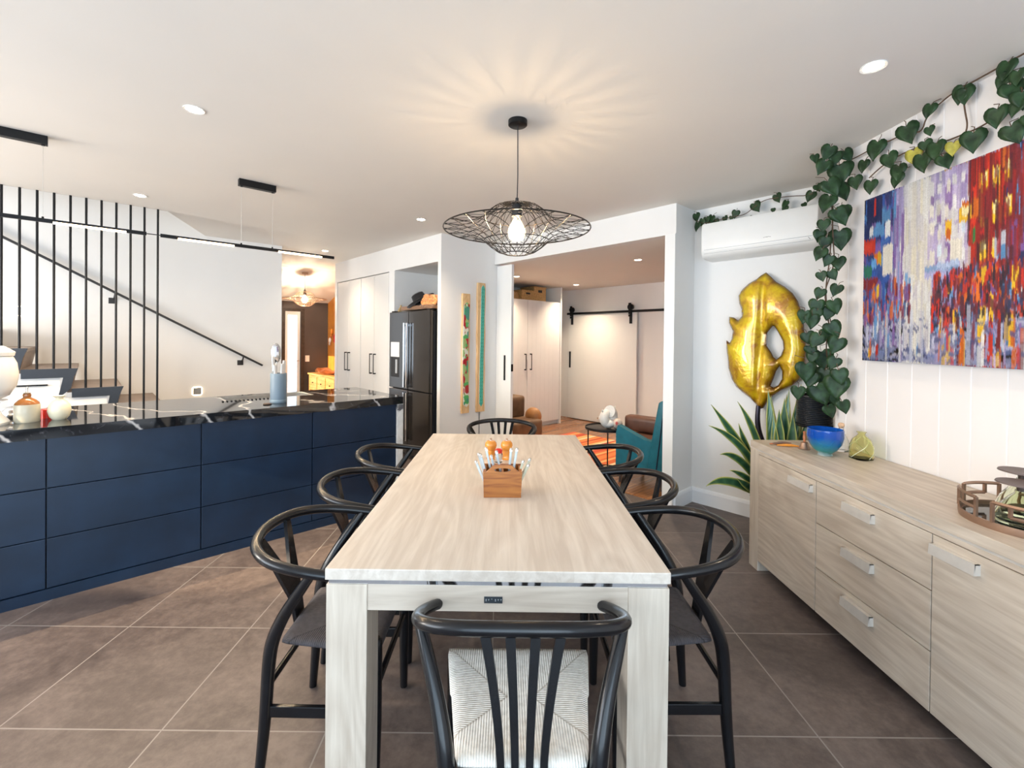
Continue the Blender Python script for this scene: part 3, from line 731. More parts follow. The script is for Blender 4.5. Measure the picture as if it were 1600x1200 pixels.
for i, (u, v, z, m, r) in enumerate(((3.52, 8.95, 1.53, orange_w, .05), (3.52, 8.78, 1.42, red_m, .05), (3.52, 9.02, 1.36, trim_w, .045))):
    t = thing('wall_ornament', ('orange wall ornament hanging on the timber hall wall', 'red wall ornament hanging on the timber hall wall', 'white wall ornament nearest the dark wall in the hall')[i], 'ornament', H(u, v, z), HA, 'hall wall ornaments')
    p = B(); p.ball((0, 0, 0), r, (.5, 1, 1.2)); p.ball((0, .02, -.07), r*.6, (.5, 1, 1.2)); p.out('body', m, t, True)
    p = B(); p.tube([(.0, 0, .05), (.03, 0, .10)], .003, 6); p.out('hook', bronze, t)
t = thing('light_switch', 'white light switch plate on the dark hall wall', 'switch', H(3.15, 9.2, 1.0), HA)
p = B(); p.box(-.04, .04, -.008, 0, -.06, .06, .002); p.out('plate', plastic_w, t)
for x in (-.016, .016):
    p = B(); p.box(x-.009, x+.009, -.012, -.008, -.014, .014, .001); p.out('rocker', plastic_w, t)
# ================================================================== living room
t = thing('wardrobe', 'tall white grooved wardrobe with black handles in the living room', 'wardrobe', H(3.76, 5.06), HA)
p = B(); p.box(0, 2.10, .02, .64, .07, 2.045); p.out('carcass', trim_w, t)
p = B(); p.box(0, 2.13, .05, .60, 0, .07); p.out('plinth', trim_w, t)
p = B(); p.box(2.10, 2.135, -.01, .64, 0, 2.30, .002); p.out('side_panel', trim_w, t)
grv = pm('grooved_door_white', (.80, .79, .78), .4, var=.01)
for u0, u1, hc in ((0, .62, .55), (.625, 1.325, 1.268), (1.33, 2.095, 1.392)):
    dr = B().box(u0, u1, 0, .019, .08, 2.04, .0015)
    for k in range(1, int((u1-u0)/.1)): dr.box(u0+k*.1-.0015, u0+k*.1+.0015, -.0006, .0, .085, 2.035)
    dr = dr.out('door', grv, t)
    if u0 > 0:
        q = B(); q.tube([(hc, -.034, .94), (hc, -.034, 1.192)], .006, 8)
        for z in (.945, 1.187): q.box(hc-.008, hc+.008, -.036, 0, z-.008, z+.008)
        q.out('handle', blk_metal, dr)
def basket(u, v, w, d, h, label, slot):
    t = thing('storage_basket', label, 'basket', H(u, v, 2.047), HA, 'cane baskets on the wardrobe')
    p = B(); z = .0
    p.box(0, w, 0, .012, 0, h, .003).box(0, w, d-.012, d, 0, h, .003).box(0, .012, .012, d-.012, 0, h, .003).box(w-.012, w, .012, d-.012, 0, h, .003).box(.012, w-.012, .012, d-.012, 0, .01); p.out('woven_body', cane, t)
    p = B(); p.tube([(0, 0, h), (w, 0, h), (w, d, h), (0, d, h)], .010, 8, closed=True); p.out('rim', cane, t, True)
    if slot:
        p = B(); p.box(w/2-.045, w/2+.045, -.004, .0, h*.62, h*.80, .001); p.out('handle_slot', blk_matte, t)
basket(4.80, 5.22, .24, .30, .12, 'low cane basket at the left on the wardrobe', 0)
basket(5.06, 5.17, .28, .32, .155, 'cane basket with handle slot in the middle on the wardrobe', 1)
basket(5.37, 5.20, .285, .32, .235, 'tallest cane basket with handle slot at the right on the wardrobe', 1)
basket(4.83, 5.53, .24, .16, .19, 'rear cane basket showing above the low one on the wardrobe', 0)
# teal chair, seen from behind / side
t = thing('armchair', 'teal leather armchair with dark legs seen from the side by the door jamb', 'armchair', H(4.20, 2.44), 0)
# chair axes: local x = forward (towards the barn-door wall, left), local y = its left
ang = HA+R(90)+R(6); t.rotation_euler = (0, 0, ang)
p = B()
p.prism([(.195, .17), (.195, .50), (.175, .575), (-.10, .47), (-.20, .46), (-.24, .17)], -.30, -.22, 'xz')
p.prism([(.195, .17), (.195, .50), (.175, .575), (-.10, .47), (-.20, .46), (-.24, .17)], .22, .30, 'xz')
p.out('arm', teal, t)
p = B(); p.prism([(-.12, .17), (-.24, .84), (-.27, .86), (-.34, .86), (-.31, .16)], -.31, .31, 'xz')
bmesh.ops.bevel(p.bm, geom=list(p.bm.edges), offset=.018, segments=3, profile=.6, affect='EDGES'); p.out('backrest', teal, t, True)
p = B(); p.box(-.20, .195, -.22, .22, .17, .34, .015); p.out('seat_base', teal, t)
p = B(); p.box(-.16, .20, -.215, .215, .34, .45, .04, 3); p.out('seat_cushion', brownl, t, True)
for s in (-1, 1):
    p = B(); p.tube([(-.225, s*.312, .17), (-.262, s*.312, .5), (-.30, s*.312, .84), (-.33, s*.305, .862)], .006, 6); p.out('piping', navy, t, True)
for x, y in ((.15, .25), (.15, -.25), (-.24, .25), (-.24, -.25)):
    p = B(); p.tube([(x, y, .17), (x*1.12, y*1.06, 0)], [.018, .013], 10); p.out('leg', darkw, t, True)
o = B().box(-.07, .07, -.20, .20, 0, .17, .055, 4).out('cushion', brownl, None, True); o.location = H(4.33, 2.56, .452); o.rotation_euler = (0, 0, HA+R(6))
tag(o, 'plump brown leather cushion on the teal armchair seat', 'cushion')
t = thing('armchair', 'dark brown leather armchair mostly hidden behind the teal armchair', 'armchair', H(5.25, 2.25), HA)
p = B(); p.box(-.4, .4, -.32, .38, .12, .40, .04, 3).box(-.42, -.24, -.30, .42, .12, .62, .05, 3).box(.24, .42, -.30, .42, .12, .62, .05, 3); p.out('base', brownl, t, True)
p = B(); p.box(-.40, .40, -.46, -.28, .12, .80, .05, 3); p.out('backrest', brownl, t, True)
p = B(); p.box(-.23, .23, -.28, .40, .40, .52, .045, 3); p.out('seat_cushion', brownl, t, True)
t = thing('armchair', 'tan leather armchair with rounded arm beside the sliding door panel', 'armchair', H(4.36, 4.66), HA)
p = B(); p.box(-.40, .36, -.30, .30, .06, .30, .05, 3); p.out('seat', browntan, t, True)
p = B(); p.box(-.40, .37, .06, .33, .28, .60, .06, 3); p.out('backrest', browntan, t, True)
p = B(); p.ball((.36, -.10, .32), .13, (.75, 1.05, .95), 3); p.out('bolster_arm', tanl, t, True)
p = B(); p.box(-.42, -.28, -.30, .2, .28, .46, .05, 3); p.out('left_arm', tanl, t, True)
for x, y in ((-.33, -.22), (.28, -.22), (-.33, .24), (.28, .24)):
    p = B(); p.tube([(x, y, .07), (x, y, 0)], .02, 10); p.out('foot', darkw, t)
b = B(); b.box(4.14, 5.47, 2.72, 4.42, .0065, .0145, .002); o = tag(b.out('rug', rug_m, rot=HA+0), 'orange and red striped rug on the living room boards', 'rug')
t = thing('side_table', 'round black wire side table on the striped rug', 'side table', H(4.10, 2.875), HA)
p = B(); p.lathe([(0, .472), (.205, .472), (.212, .468), (.222, .468), (.222, .492), (.215, .492), (.212, .482), (0, .482)], 40); p.out('tray_top', blk_metal, t, True)
for k in range(3):
    a = R(100+120*k); p = B(); p.tube([(.212*math.cos(a), .212*math.sin(a), .47), (.212*math.cos(a), .212*math.sin(a), .0145)], .007, 8); p.out('leg', blk_metal, t)
p = B(); p.tube([(.212*math.cos(2*PI*k/40), .212*math.sin(2*PI*k/40), .022) for k in range(40)], .006, 6, closed=True); p.out('foot_ring', blk_metal, t, True)
t = thing('conch_shell', 'large white spiky conch shell with brown tip on the side table', 'shell', H(4.08, 2.92, .483), HA)
p = B(); n = 90; prev = None; pts = []; rr = []
for k in range(n):
    a = k*.30; f = k/(n-1); rr.append(.004+.062*f**1.5); rad = .004+.062*f**1.4; pts.append((rad*math.cos(a)-.0, .06-.16*f, .075+.03+rad*math.sin(a)-.03*(1-f)))
p.tube(pts, rr, 12)
for k in range(46, n, 5): p.ball((pts[k][0]*2.1, pts[k][1], .075+(pts[k][2]-.075)*1.9), .013, (1, .8, 1.5), 1)
p.ball((.0, -.10, .045), .06, (1.1, 1.2, .75))
zmin = min(v.co.z for v in p.bm.verts)
for v in p.bm.verts: v.co.z -= zmin
o = p.out('shell_body', bag_m, t, True); colorize(o, lambda c: (.30, .16, .09) if c.y > .035 and c.z > .05 else (.82, .79, .74))
t = thing('patterned_purse', 'small red and cream patterned purse beside the conch shell', 'purse', H(4.13, 2.755, .483), HA)
p = B(); p.ball((0, 0, .055), .06, (1.1, .8, .92), 3)
o = p.out('purse_body', bag_m, t, True); rn = random.Random(5); dots = [(rn.uniform(-.06, .06), rn.uniform(-.06, .06), rn.uniform(0, .11)) for _ in range(40)]
colorize(o, lambda c: (.55, .05, .05) if any((c.x-a)**2+(c.y-b_)**2+(c.z-d)**2 < .00022 for a, b_, d in dots) else (.72, .62, .54))
# ================================================================== dining table
t = thing('dining_table', 'long limed oak dining table with square legs and steel inlay line', 'table', (-.013, 2.241, 0), R(-.3))
p = B(); p.box(-.497, .497, -.939, .939, .722, .755, .003); p.out('tabletop', oak_t, t)
p = B(); p.box(-.489, .489, -.931, .931, .708, .722); p.out('steel_inlay', mirror, t)
for sx in (-1, 1):
    for sy in (-1, 1):
        p = B(); x0, x1 = sorted((sx*.494, sx*.376)); y0, y1 = sorted((sy*.936, sy*.818)); p.box(x0, x1, y0, y1, 0, .708, .002); p.out('leg', oak_z, t)
for sy in (-1, 1):
    p = B(); y0, y1 = sorted((sy*.933, sy*.88)); p.box(-.376, .376, y0, y1, .633, .708, .0015); p.out('apron', oak_x, t)
for sx in (-1, 1):
    p = B(); x0, x1 = sorted((sx*.491, sx*.44)); p.box(x0, x1, -.818, .818, .633, .708, .0015); p.out('apron', oak_y, t)
pl = B().box(-.0385, .0145, -.9355, -.933, .659, .6775, .0005).out('maker_plaque', pm('plaque_metal', (.035, .045, .055), .35, .4), t)
q = B()
for i, x in enumerate((-.0345, -.0270, -.0195, -.0075, .0005, .0085)):
    w = .0035
    if i == 2: q.prism([(x+.002, .6705), (x+.0045, .6705), (x+.0033, .6735)], -.9358, -.9355, 'xz'); continue
    q.box(x, x+w, -.9358, -.9355, .670, .6712).box(x+w*.35, x+w*.65, -.9358, -.9355, .6665, .670)
    if i in (0, 3): q.box(x, x+w, -.9358, -.9355, .6655, .6665)
q.out('plaque_lettering', pm('plaque_letters', (.45, .50, .52), .4), pl)
# ================================================================== chairs
def bow(side=True):
    if side: half = [(.236, .165, .675), (.252, .10, .684), (.257, .02, .695), (.250, -.07, .706), (.225, -.155, .718), (.165, -.222, .729), (.085, -.256, .735), (0, -.267, .737)]
    else: half = [(.236, .075, .655), (.258, .035, .668), (.274, -.02, .684), (.268, -.075, .700), (.225, -.120, .715), (.15, -.147, .727), (.07, -.158, .733), (0, -.161, .735)]
    return half+[(-x, y, z) for x, y, z in half[-2::-1]]
def chair(label, kind, seatm, grp, loc, rot):
    side = kind == 'y'
    t = thing('dining_chair', label, 'chair', loc, rot, grp)
    rail = bow(side); n = len(rail)
    rad = [.0145+.0035*math.sin(PI*i/(n-1)) for i in range(n)]
    p = B(); p.tube(rail, rad, 12, smooth=2)
    for e in (rail[0], rail[-1]): p.ball(e, .0143, n=2)
    p.out('top_rail', lacq, t, True)
    if side:
        fl, fy, ry, sr, sf = .200, .185, -.15, .172, .228
        rear = [(.205, -.185, 0), (.196, -.168, .20), (.194, -.160, .38), (.200, -.145, .46), (.216, -.10, .55), (.238, -.045, .63), (.252, -.002, .692)]
    else:
        fl, fy, ry, sr, sf = .205, .212, -.19, .166, .240
        rear = [(.19, -.215, 0), (.176, -.20, .20), (.172, -.193, .38), (.180, -.182, .47), (.206, -.14, .56), (.240, -.095, .64), (.264, -.06, .694)]
    for s in (1, -1):
        p = B(); p.tube([(s*(fl+.004), fy, .005), (s*fl, fy, .20), (s*fl, fy, .42 if side else .39), (s*fl, fy, .458 if side else .400), (s*fl, fy, .468 if side else .410)], [.0145, .0185, .019, .0185, .012], 12); p.out('front_leg', lacq, t, True)
        p = B(); p.tube([(s*x, y, z) for x, y, z in rear], [.0145, .0185, .0205, .021, .019, .017, .0145], 12, smooth=2); p.out('rear_leg', lacq, t, True)
        p = B(); p.obox((s*fl, fy, .228), (s*rear[1][0], rear[1][1], .228), .014, .036, bev=.003); p.out('side_stretcher', lacq, t)
    p = B(); p.tube([(-.193 if side else -.175, ry-.015, .30), (.193 if side else .175, ry-.015, .30)], .0105, 10); p.out('rear_stretcher', lacq, t, True)
    p = B(); p.tube([(-fl, fy, .305), (fl, fy, .305)], .0105, 10); p.out('front_stretcher', lacq, t, True)
    # woven seat
    yf = fy+.02; hw = lambda y: sr+(sf-sr)*(y-ry)/(yf-ry)
    p = B(); G = 14; grid = {}
    for zi, z0 in ((0, .412), (1, .438)):
        for i in range(G+1):
            for j in range(G+1):
                a, c = -1+2*i/G, -1+2*j/G
                k = max(abs(a), abs(c)); y = ry+(yf-ry)*(c+1)/2
                cor = min(1, math.hypot(max(0, abs(a)-.82), max(0, abs(c)-.82))/.25)
                x = a*hw(y)*(1-.09*cor); y2 = y-.014*cor*(1 if c > 0 else -1)
                z = z0-(.010*(1-k**2) if zi else 0)
                if k == 1: z += (-.010 if zi else .008)
                grid[zi, i, j] = p.bm.verts.new((x, y2, z))
    for i in range(G):
        for j in range(G):
            p.bm.faces.new([grid[1, i, j], grid[1, i+1, j], grid[1, i+1, j+1], grid[1, i, j+1]]); p.bm.faces.new([grid[0, i, j], grid[0, i, j+1], grid[0, i+1, j+1], grid[0, i+1, j]])
    for i in range(G):
        for (a, b_) in (((i, 0), (i+1, 0)), ((i+1, G), (i, G)), ((0, i+1), (0, i)), ((G, i), (G, i+1))):
            p.bm.faces.new([grid[0, a[0], a[1]], grid[0, b_[0], b_[1]], grid[1, b_[0], b_[1]], grid[1, a[0], a[1]]])
    p.out('woven_seat', seatm, t, True, ang=75)
    if side:
        p = B()
        p.prism([(-.030, .395), (.030, .395), (.034, .48), (.045, .52), (.0, .54), (-.045, .52), (-.034, .48)], -.155, -.142, 'xz')
        for s in (1, -1): p.prism([(s*.0, .505), (s*.045, .515), (s*.105, .72), (s*.078, .725), (s*.0, .56)][::s], -.155, -.142, 'xz')
        for v in p.bm.verts:                                   # lean and curve the back splat to meet the rail
            f = max(0, (v.co.z-.43)/.30); v.co.y += -.095*f**1.1
        p.out('wishbone_splat', lacq, t)
    else:
        for k, (xb, xt) in enumerate(((-.049, -.092), (-.0165, -.031), (.0165, .031), (.049, .092))):
            p = B(); m_ = 8; rows = []
            for i in range(m_+1):
                f = i/m_; x = xb+(xt-xb)*f**1.6; y = -.185+.032*f; z = .40+.325*f; w = .0085+.0035*f
                rows.append([p.bm.verts.new((x+a, y+c, z)) for a, c in ((-w, -.006), (w, -.006), (w, .006), (-w, .006))])
            for A_, B_ in zip(rows, rows[1:]):
                for q_ in range(4): p.bm.faces.new([A_[q_], A_[(q_+1) % 4], B_[(q_+1) % 4], B_[q_]])
            p.bm.faces.new(rows[0][::-1]); p.bm.faces.new(rows[-1]); p.out('back_slat', lacq, t)
        p = B(); p.tube([(-sr+.01, ry+.004, .413), (sr-.01, ry+.004, .413)], .011, 8); p.out('seat_rail', lacq, t, True)
    return t
gs = 'black wishbone chairs along the table sides'
c0 = chair('black wishbone chair on the island side, nearest the camera', 'y', cord_d, gs, (-.588, 1.640, 0), R(-90))
dup(c0, (-.598, 2.185, 0), R(-90), 'black wishbone chair on the island side, middle of the three')
dup(c0, (-.610, 2.745, 0), R(-90), 'black wishbone chair on the island side, farthest, by the fridge')
dup(c0, (.558, 1.668, 0), R(90), 'black wishbone chair on the sideboard side, nearest the camera')
dup(c0, (.545, 2.225, 0), R(90), 'black wishbone chair on the sideboard side, middle of the three')
dup(c0, (.555, 2.795, 0), R(90), 'black wishbone chair on the sideboard side, farthest, by the living room')
chair('black four-slat chair with cream cord seat at the near table end', 's', cord_n, 'four-slat chairs at the table ends', (.047, 1.232, 0), R(0))
chair('black four-slat chair at the far table end, only its curved back showing', 's', cord_n, 'four-slat chairs at the table ends', (-.03, 3.69, 0), R(180))
# ================================================================== caddy with cutlery
t = thing('cutlery_caddy', 'honey timber cutlery caddy with handle slot on the dining table', 'caddy', (-.010, 1.905, .755), R(1))
W = .082
slot = [(.026*math.cos(a)*1.35, .115+.009*math.sin(a)) for a in [2*PI*k/20 for k in range(20)]]
front = [(-W+.004, 0), (W-.004, 0), (W, .108), (W-.012, .106), (.052, .121), (.040, .134), (.028, .137), (-.028, .137), (-.040, .134), (-.052, .121), (-W+.012, .106), (-W, .108)]
p = B(); p.prism(front, 0, .012, 'xz', holes=[slot]); p.out('handle_panel', caddy_w, t)
p = B(); p.prism([(-W+.004, 0), (W-.004, 0), (W, .108), (-W, .108)], .118, .13, 'xz'); p.out('back_panel', caddy_w, t)
for s in (1, -1):
    p = B(); p.prism([(s*(W-.004), .002), (s*W, .106), (s*(W-.012), .106), (s*(W-.016), .002)], .012, .118, 'xz'); p.out('side_panel', caddy_w, t)
p = B(); p.box(-W+.014, W-.014, .012, .118, .0, .01); p.out('base', caddy_w, t)
p = B(); p.box(-.004, .004, .012, .118, .01, .105); p.out('divider', caddy_w, t)
def cutlery(kind, label, a, b_, grp, hm):
    """piece standing handle-up in the caddy; a = foot, b = handle end, world points"""
    a, b_ = Vector(a), Vector(b_); d = (b_-a); t = thing(kind, label, 'cutlery', a, 0, grp)
    p = B(); p.obox(d*.36, d*.93, .0105, .008, up=(0, 1, 0), bev=.0025); p.out('handle', hm, t)
    p = B(); p.obox((0, 0, 0), d*.37, .010, .002, up=(0, 1, 0)); p.out('shaft', chrome, t)
    p = B(); p.ball(d*.965, .008, n=1); p.obox(d*.90, d*.955, .0125, .010, up=(0, 1, 0), bev=.002); p.out('end_cap', chrome, t, True)
X0, Y0, Z0 = -.010, 1.905, .768
specs = [('table_knife', 'pearl handled knife leaning furthest left in the caddy', (-.058, .03), (-.116, .02, .150), white_h),
         ('table_knife', 'pearl handled knife second from left in the caddy', (-.050, .06), (-.098, .05, .172), white_h),
         ('table_knife', 'tall pearl handled knife third from left in the caddy', (-.036, .09), (-.076, .10, .188), white_h),
         ('table_fork', 'pearl handled fork leaning left behind the knives in the caddy', (-.062, .09), (-.108, .09, .165), white_h),
         ('table_knife', 'pearl handled knife crossing left of the caddy handle', (-.004-.012, .07), (-.052, .075, .160), white_h),
         ('table_fork', 'pearl handled fork crossing just left of the caddy centre', (.008, .08), (-.030, .085, .178), white_h),
         ('table_knife', 'cream handled knife upright right of the caddy centre', (.022, .08), (.036, .09, .188), white_h),
         ('table_fork', 'blue-white handled fork, tallest on the right of the caddy', (.034, .07), (.062, .085, .192), white_h),
         ('steak_knife', 'cream handled knife leaning right in the caddy', (.046, .06), (.090, .06, .142), cream_h),
         ('steak_knife', 'cream handled knife leaning furthest right in the caddy', (.055, .04), (.112, .035, .132), cream_h),
         ('steak_knife', 'cream handled knife second furthest right in the caddy', (.060, .09), (.120, .085, .145), cream_h)]
for k, l, f, tip, hm in specs: cutlery(k, l, (X0+f[0], Y0+f[1], Z0), (X0+tip[0], Y0+tip[1], .755+tip[2]), 'cutlery standing in the caddy', hm)
t0 = None
for x, l in ((-.080, 'orange timber pepper mill behind the caddy, left'), (.008, 'orange timber salt mill behind the caddy, right')):
    if t0 is None:
        t0 = t = thing('pepper_mill', l, 'mill', (x, 2.52, .755), 0, 'orange mills behind the caddy')
        p = B(); p.lathe([(0, 0), (.024, 0), (.025, .006), (.021, .012), (.022, .03), (.025, .045), (.024, .05), (0, .05)], 24); p.out('mill_base', orange_w, t, True)
        p = B(); p.lathe([(0, .05), (.022, .05), (.029, .06), (.033, .075), (.031, .09), (.022, .101), (0, .104)], 24); p.out('mill_head', orange_w, t, True)
        p = B(); p.lathe([(0, .103), (.006, .103), (.004, .108), (.007, .114), (0, .118)], 16); p.out('knob', chrome, t, True)
    else: dup(t0, (x, 2.52, .755), 0, l)
t = thing('spice_jar', 'small red lidded jar between the two orange mills', 'jar', (-.036, 2.46, .755))
p = B(); p.lathe([(0, 0), (.02, 0), (.022, .01), (.022, .045), (.018, .05), (0, .05)], 20); p.out('jar_body', glass_c, t, True)
p = B(); p.lathe([(0, .05), (.02, .05), (.021, .066), (.012, .072), (0, .073)], 20); p.out('lid', red_m, t, True)
# ================================================================== worktop things
def Hc(u, v): return H(u, v, .928)
t = thing('water_urn', 'white ceramic water urn at the left edge of the worktop', 'urn', Hc(-.42, 3.70))
p = B(); p.lathe([(0, 0), (.10, 0), (.102, .012), (.075, .05), (.055, .085), (.066, .12), (.095, .13), (0, .13)], 40); p.out('stand', ceram_w, t, True)
p = B(); p.lathe([(0, .131), (.055, .131), (.10, .155), (.128, .21), (.135, .27), (.128, .33), (.112, .37), (0, .372)], 40); p.out('vessel', ceram_w, t, True)
p = B(); p.lathe([(.0, .372), (.118, .372), (.121, .392), (.112, .40), (.08, .425), (.02, .432), (.018, .45), (0, .455)], 40); p.out('lid', ceram_w, t, True)
p = B()
c = Vector((.072, -.098, .20)); p.ball(c, .022, (1, 1, .7), 2); p.out('maker_medallion', bronze, t, True)
t = thing('stoneware_jug', 'buff and brown glazed stoneware jug with stopper on the worktop', 'jug', Hc(-.255, 3.695))
p = B(); p.lathe([(0, 0), (.050, 0), (.053, .006), (.054, .095), (.052, .100), (0, .1)], 36); p.out('body', stone_c, t, True)
p = B(); p.lathe([(.0525, .099), (.050, .108), (.036, .124), (.021, .134), (.016, .138), (.018, .15), (.016, .158), (.010, .16), (0, .16)], 36); p.out('shoulder', stone_b, t, True)
p = B(); p.lathe([(0, .158), (.012, .159), (.020, .163), (.006, .166), (.004, .175), (.0055, .186), (.004, .194), (0, .197)], 20); p.out('stopper', chrome, t, True)
t = thing('bud_vase', 'cream round bud vase with flared lip beside the stoneware jug', 'vase', Hc(-.125, 3.70))
p = B(); p.lathe([(0, 0), (.030, 0), (.044, .018), (.052, .050), (.048, .080), (.034, .104), (.018, .116), (.0155, .124), (.028, .134), (.030, .137), (.026, .137), (.013, .125), (0, .12)], 36); p.out('vase_body', ceram_c, t, True)
t = thing('candle', 'small red candle jar between jug and cream vase', 'candle', Hc(-.180, 3.80))
p = B(); p.lathe([(0, 0), (.026, 0), (.027, .05), (.024, .053), (0, .053)], 24); p.out('wax', red_m, t, True)
p = B(); p.tube([(0, 0, .053), (.001, 0, .064)], .0012, 5); p.out('wick', blk_matte, t)
t = thing('metal_kettle', 'small polished kettle half hidden between urn and jug', 'kettle', Hc(-.325, 3.93))
p = B(); p.lathe([(0, 0), (.05, 0), (.058, .012), (.056, .04), (.035, .062), (.012, .07), (0, .071)], 28); p.out('pot', mirror, t, True)
p = B(); p.tube([(.05, 0, .03), (.075, 0, .05), (.082, 0, .058)], [.012, .008, .006], 10); p.out('spout', mirror, t, True)
t = thing('utensil_crock', 'tall blue-grey cylindrical crock full of utensils on the worktop', 'crock', Hc(1.045, 3.655))
p = B(); p.lathe([(0, .0), (.055, .0), (.056, .003), (.056, .217), (.054, .22), (.048, .22), (.048, .03), (0, .03)], 40); p.out('cylinder', grey_c, t, True)
p = B(); p.lathe([(.0562, .0), (.0575, .002), (.0575, .024), (.0562, .026)], 40); p.out('base_ring', pm('crock_base', (.14, .20, .25), .35), t, True)
def utensil(name, label, x, y, dx, h, build):
    t = thing(name, label, 'utensil', Hc(1.045, 3.655)+U*x+V*y+Vector((0, 0, .03)), HA, 'utensils in the crock'); t.rotation_euler = (0, R(dx), HA); build(t, h); return t
def sp(t, h):
    p = B(); p.tube([(0, 0, 0), (0, 0, h-.12)], .005, 8); p.out('handle', chrome, t)
    p = B(); p.lathe([(0, 0)]+[(.034*math.sin(PI*i/10), .075-.075*math.cos(PI*i/10)) for i in range(1, 10)]+[(0, .15)], 20, (0, 0, h-.14), squash=.3); p.out('spoon_bowl', mirror, t, True)
def kn(t, h):
    p = B(); p.box(-.011, .011, -.008, .008, h-.11, h, .004); p.out('handle', chrome, t)
    p = B(); p.prism([(-.012, 0), (.004, 0), (.012, .03), (.012, h-.11), (-.012, h-.11)], -.001, .001, 'xz'); p.out('blade', chrome, t)
utensil('serving_spoon', 'large oval steel spoon, tallest in the crock', -.005, .02, -1, .405, sp)
utensil('kitchen_knife', 'steel handled knife leaning left in the crock', -.026, -.010, -3, .315, kn)
utensil('kitchen_knife', 'short steel knife handle at the front of the crock', -.016, -.028, -4, .255, kn)
utensil('kitchen_knife', 'steel handled knife at the right of the crock', .026, .005, 3, .285, kn)
utensil('kitchen_knife', 'small steel knife between the others in the crock', .010, -.022, 2, .262, kn)
b = B(); b.lathe([(0, 0), (.026, 0), (.030, .005), (.024, .009), (0, .01)], 24); o = b.out('coaster', darkw, None, True, loc=Hc(.955, 3.60)); tag(o, 'small dark round coaster left of the blue-grey crock', 'coaster')
# ================================================================== sideboard on the right
t = thing('sideboard', 'long limed oak sideboard with steel pulls against the grooved wall', 'sideboard', (1.57, 1.04, 0))
D = .472; LY = 1.872
p = B(); p.box(0, D, 0, LY, .752, .793, .002); p.out('top', oak_y, t)
p = B(); p.box(.004, .03, .004, LY-.004, .742, .752); p.out('steel_inlay', nickel, t)
for y0, y1 in ((0, .098), (LY-.098, LY)):
    p = B(); p.box(0, D, y0, y1, 0, .742, .002); p.out('end_panel', oak_z, t)
p = B(); p.box(.0015, .04, .098, LY-.098, .724, .742); p.out('front_rail', oak_y, t)
p = B(); p.box(.022, D, .098, LY-.098, .07, .724); p.out('carcass', oak_y, t)
p = B(); p.box(.12, .30, .30, .36, 0, .07).box(.12, .30, LY-.36, LY-.30, 0, .07); p.out('support_foot', blk_matte, t)
def pull(par, y0, y1, z0, z1):
    q = B(); pr = [(-.002, z1), (-.020, z1), (-.024, z0), (-.021, z0), (-.017, z1-.003), (-.002, z1-.003)]
    q.prism(pr, y0, y1, 'xz'); 
    q.box(-.020, .0, y0, y0+.003, z0, z1).box(-.020, 0, y1-.003, y1, z0, z1)
    q.out('pull', nickel, par)
for y0, y1, h0, h1 in ((1.254, 1.772, 1.276, 1.452), (.108, .624, .455, .618)):
    dr = B().box(0, .020, y0, y1, .064, .721, .0012).out('door', oak_y, t); pull(dr, h0, h1, .655, .693)
for z0, z1 in ((.514, .721), (.289, .510), (.064, .285)):
    dr = B().box(0, .020, .629, 1.249, z0, z1, .0012).out('drawer', oak_y, t); pull(dr, .885, 1.052, z1-.070, z1-.030)
BT = .793
t = thing('glass_bowl', 'blue and green glass bowl on the sideboard', 'bowl', (1.782, 2.535, BT))
p = B(); p.lathe([(0, 0), (.034, 0), (.037, .005), (.031, .011), (.058, .034), (.078, .066), (.088, .105), (.0865, .146), (.083, .147), (.083, .105), (.073, .068), (.052, .038), (.02, .024), (0, .022)], 44); o = p.out('bowl_body', None or glass_b, t, True)
m, nt, bb = new_mat('blue_green_glass'); tc = nt.nodes.new('ShaderNodeTexCoord'); sx = nt.nodes.new('ShaderNodeSeparateXYZ'); L(nt, tc.outputs['Object'], sx.inputs[0])
nz = noise(nt, coords(nt), 9, 3); ff = mth(nt, 'ADD', mth(nt, 'MULTIPLY', sx.outputs[2], 6), mth(nt, 'MULTIPLY', nz.outputs[0], .35))
rr = ramp(nt, ff, [(.0, (.85, .95, .95)), (.22, (.75, .92, .92)), (.34, (.05, .45, .42)), (.55, (.02, .32, .60)), (.80, (.015, .16, .70))]); L(nt, rr.outputs[0], bb.inputs['Base Color'])
bb.inputs['Roughness'].default_value = .03; bb.inputs['Transmission Weight'].default_value = .62; bb.inputs['IOR'].default_value = 1.4; bb.inputs['Coat Weight'].default_value = .4
o.data.materials[0] = m
t = thing('glass_vase', 'yellow swirled glass bottle vase on the sideboard', 'vase', (1.922, 2.455, BT)); t.scale = (.82, .82, .84)
p = B(); p.lathe([(0, 0), (.060, 0), (.066, .006), (.067, .05), (.064, .09), (.050, .128), (.026, .150), (.020, .160), (.022, .168), (.029, .175), (.027, .176), (.018, .167), (.016, .158), (.022, .148), (.046, .125), (.060, .09), (.063, .05), (.061, .012), (0, .010)], 40); p.out('vase_body', glass_y, t, True)
q = B()
for k in range(4):
    q.tube([(.0655*math.cos(k*1.57+f*2.2)*(1 if f < .55 else 1-.62*(f-.55)/.45), .0655*math.sin(k*1.57+f*2.2)*(1 if f < .55 else 1-.62*(f-.55)/.45), .012+f*.132) for f in [i/16 for i in range(17)]], .0022, 6)
q.out('swirl', pm('white_swirl_glass', (.85, .86, .62), .2, trans=.3), t, True)
t = thing('corked_bottle', 'clear glass bottle with cork behind the blue bowl', 'bottle', (1.948, 2.640, BT))
p = B(); p.lathe([(0, 0), (.036, 0), (.041, .006), (.041, .05), (.028, .085), (.013, .105), (.012, .135), (.010, .135), (.010, .105), (.025, .083), (.037, .05), (.037, .01), (0, .008)], 32); p.out('bottle_body', glass_c, t, True)
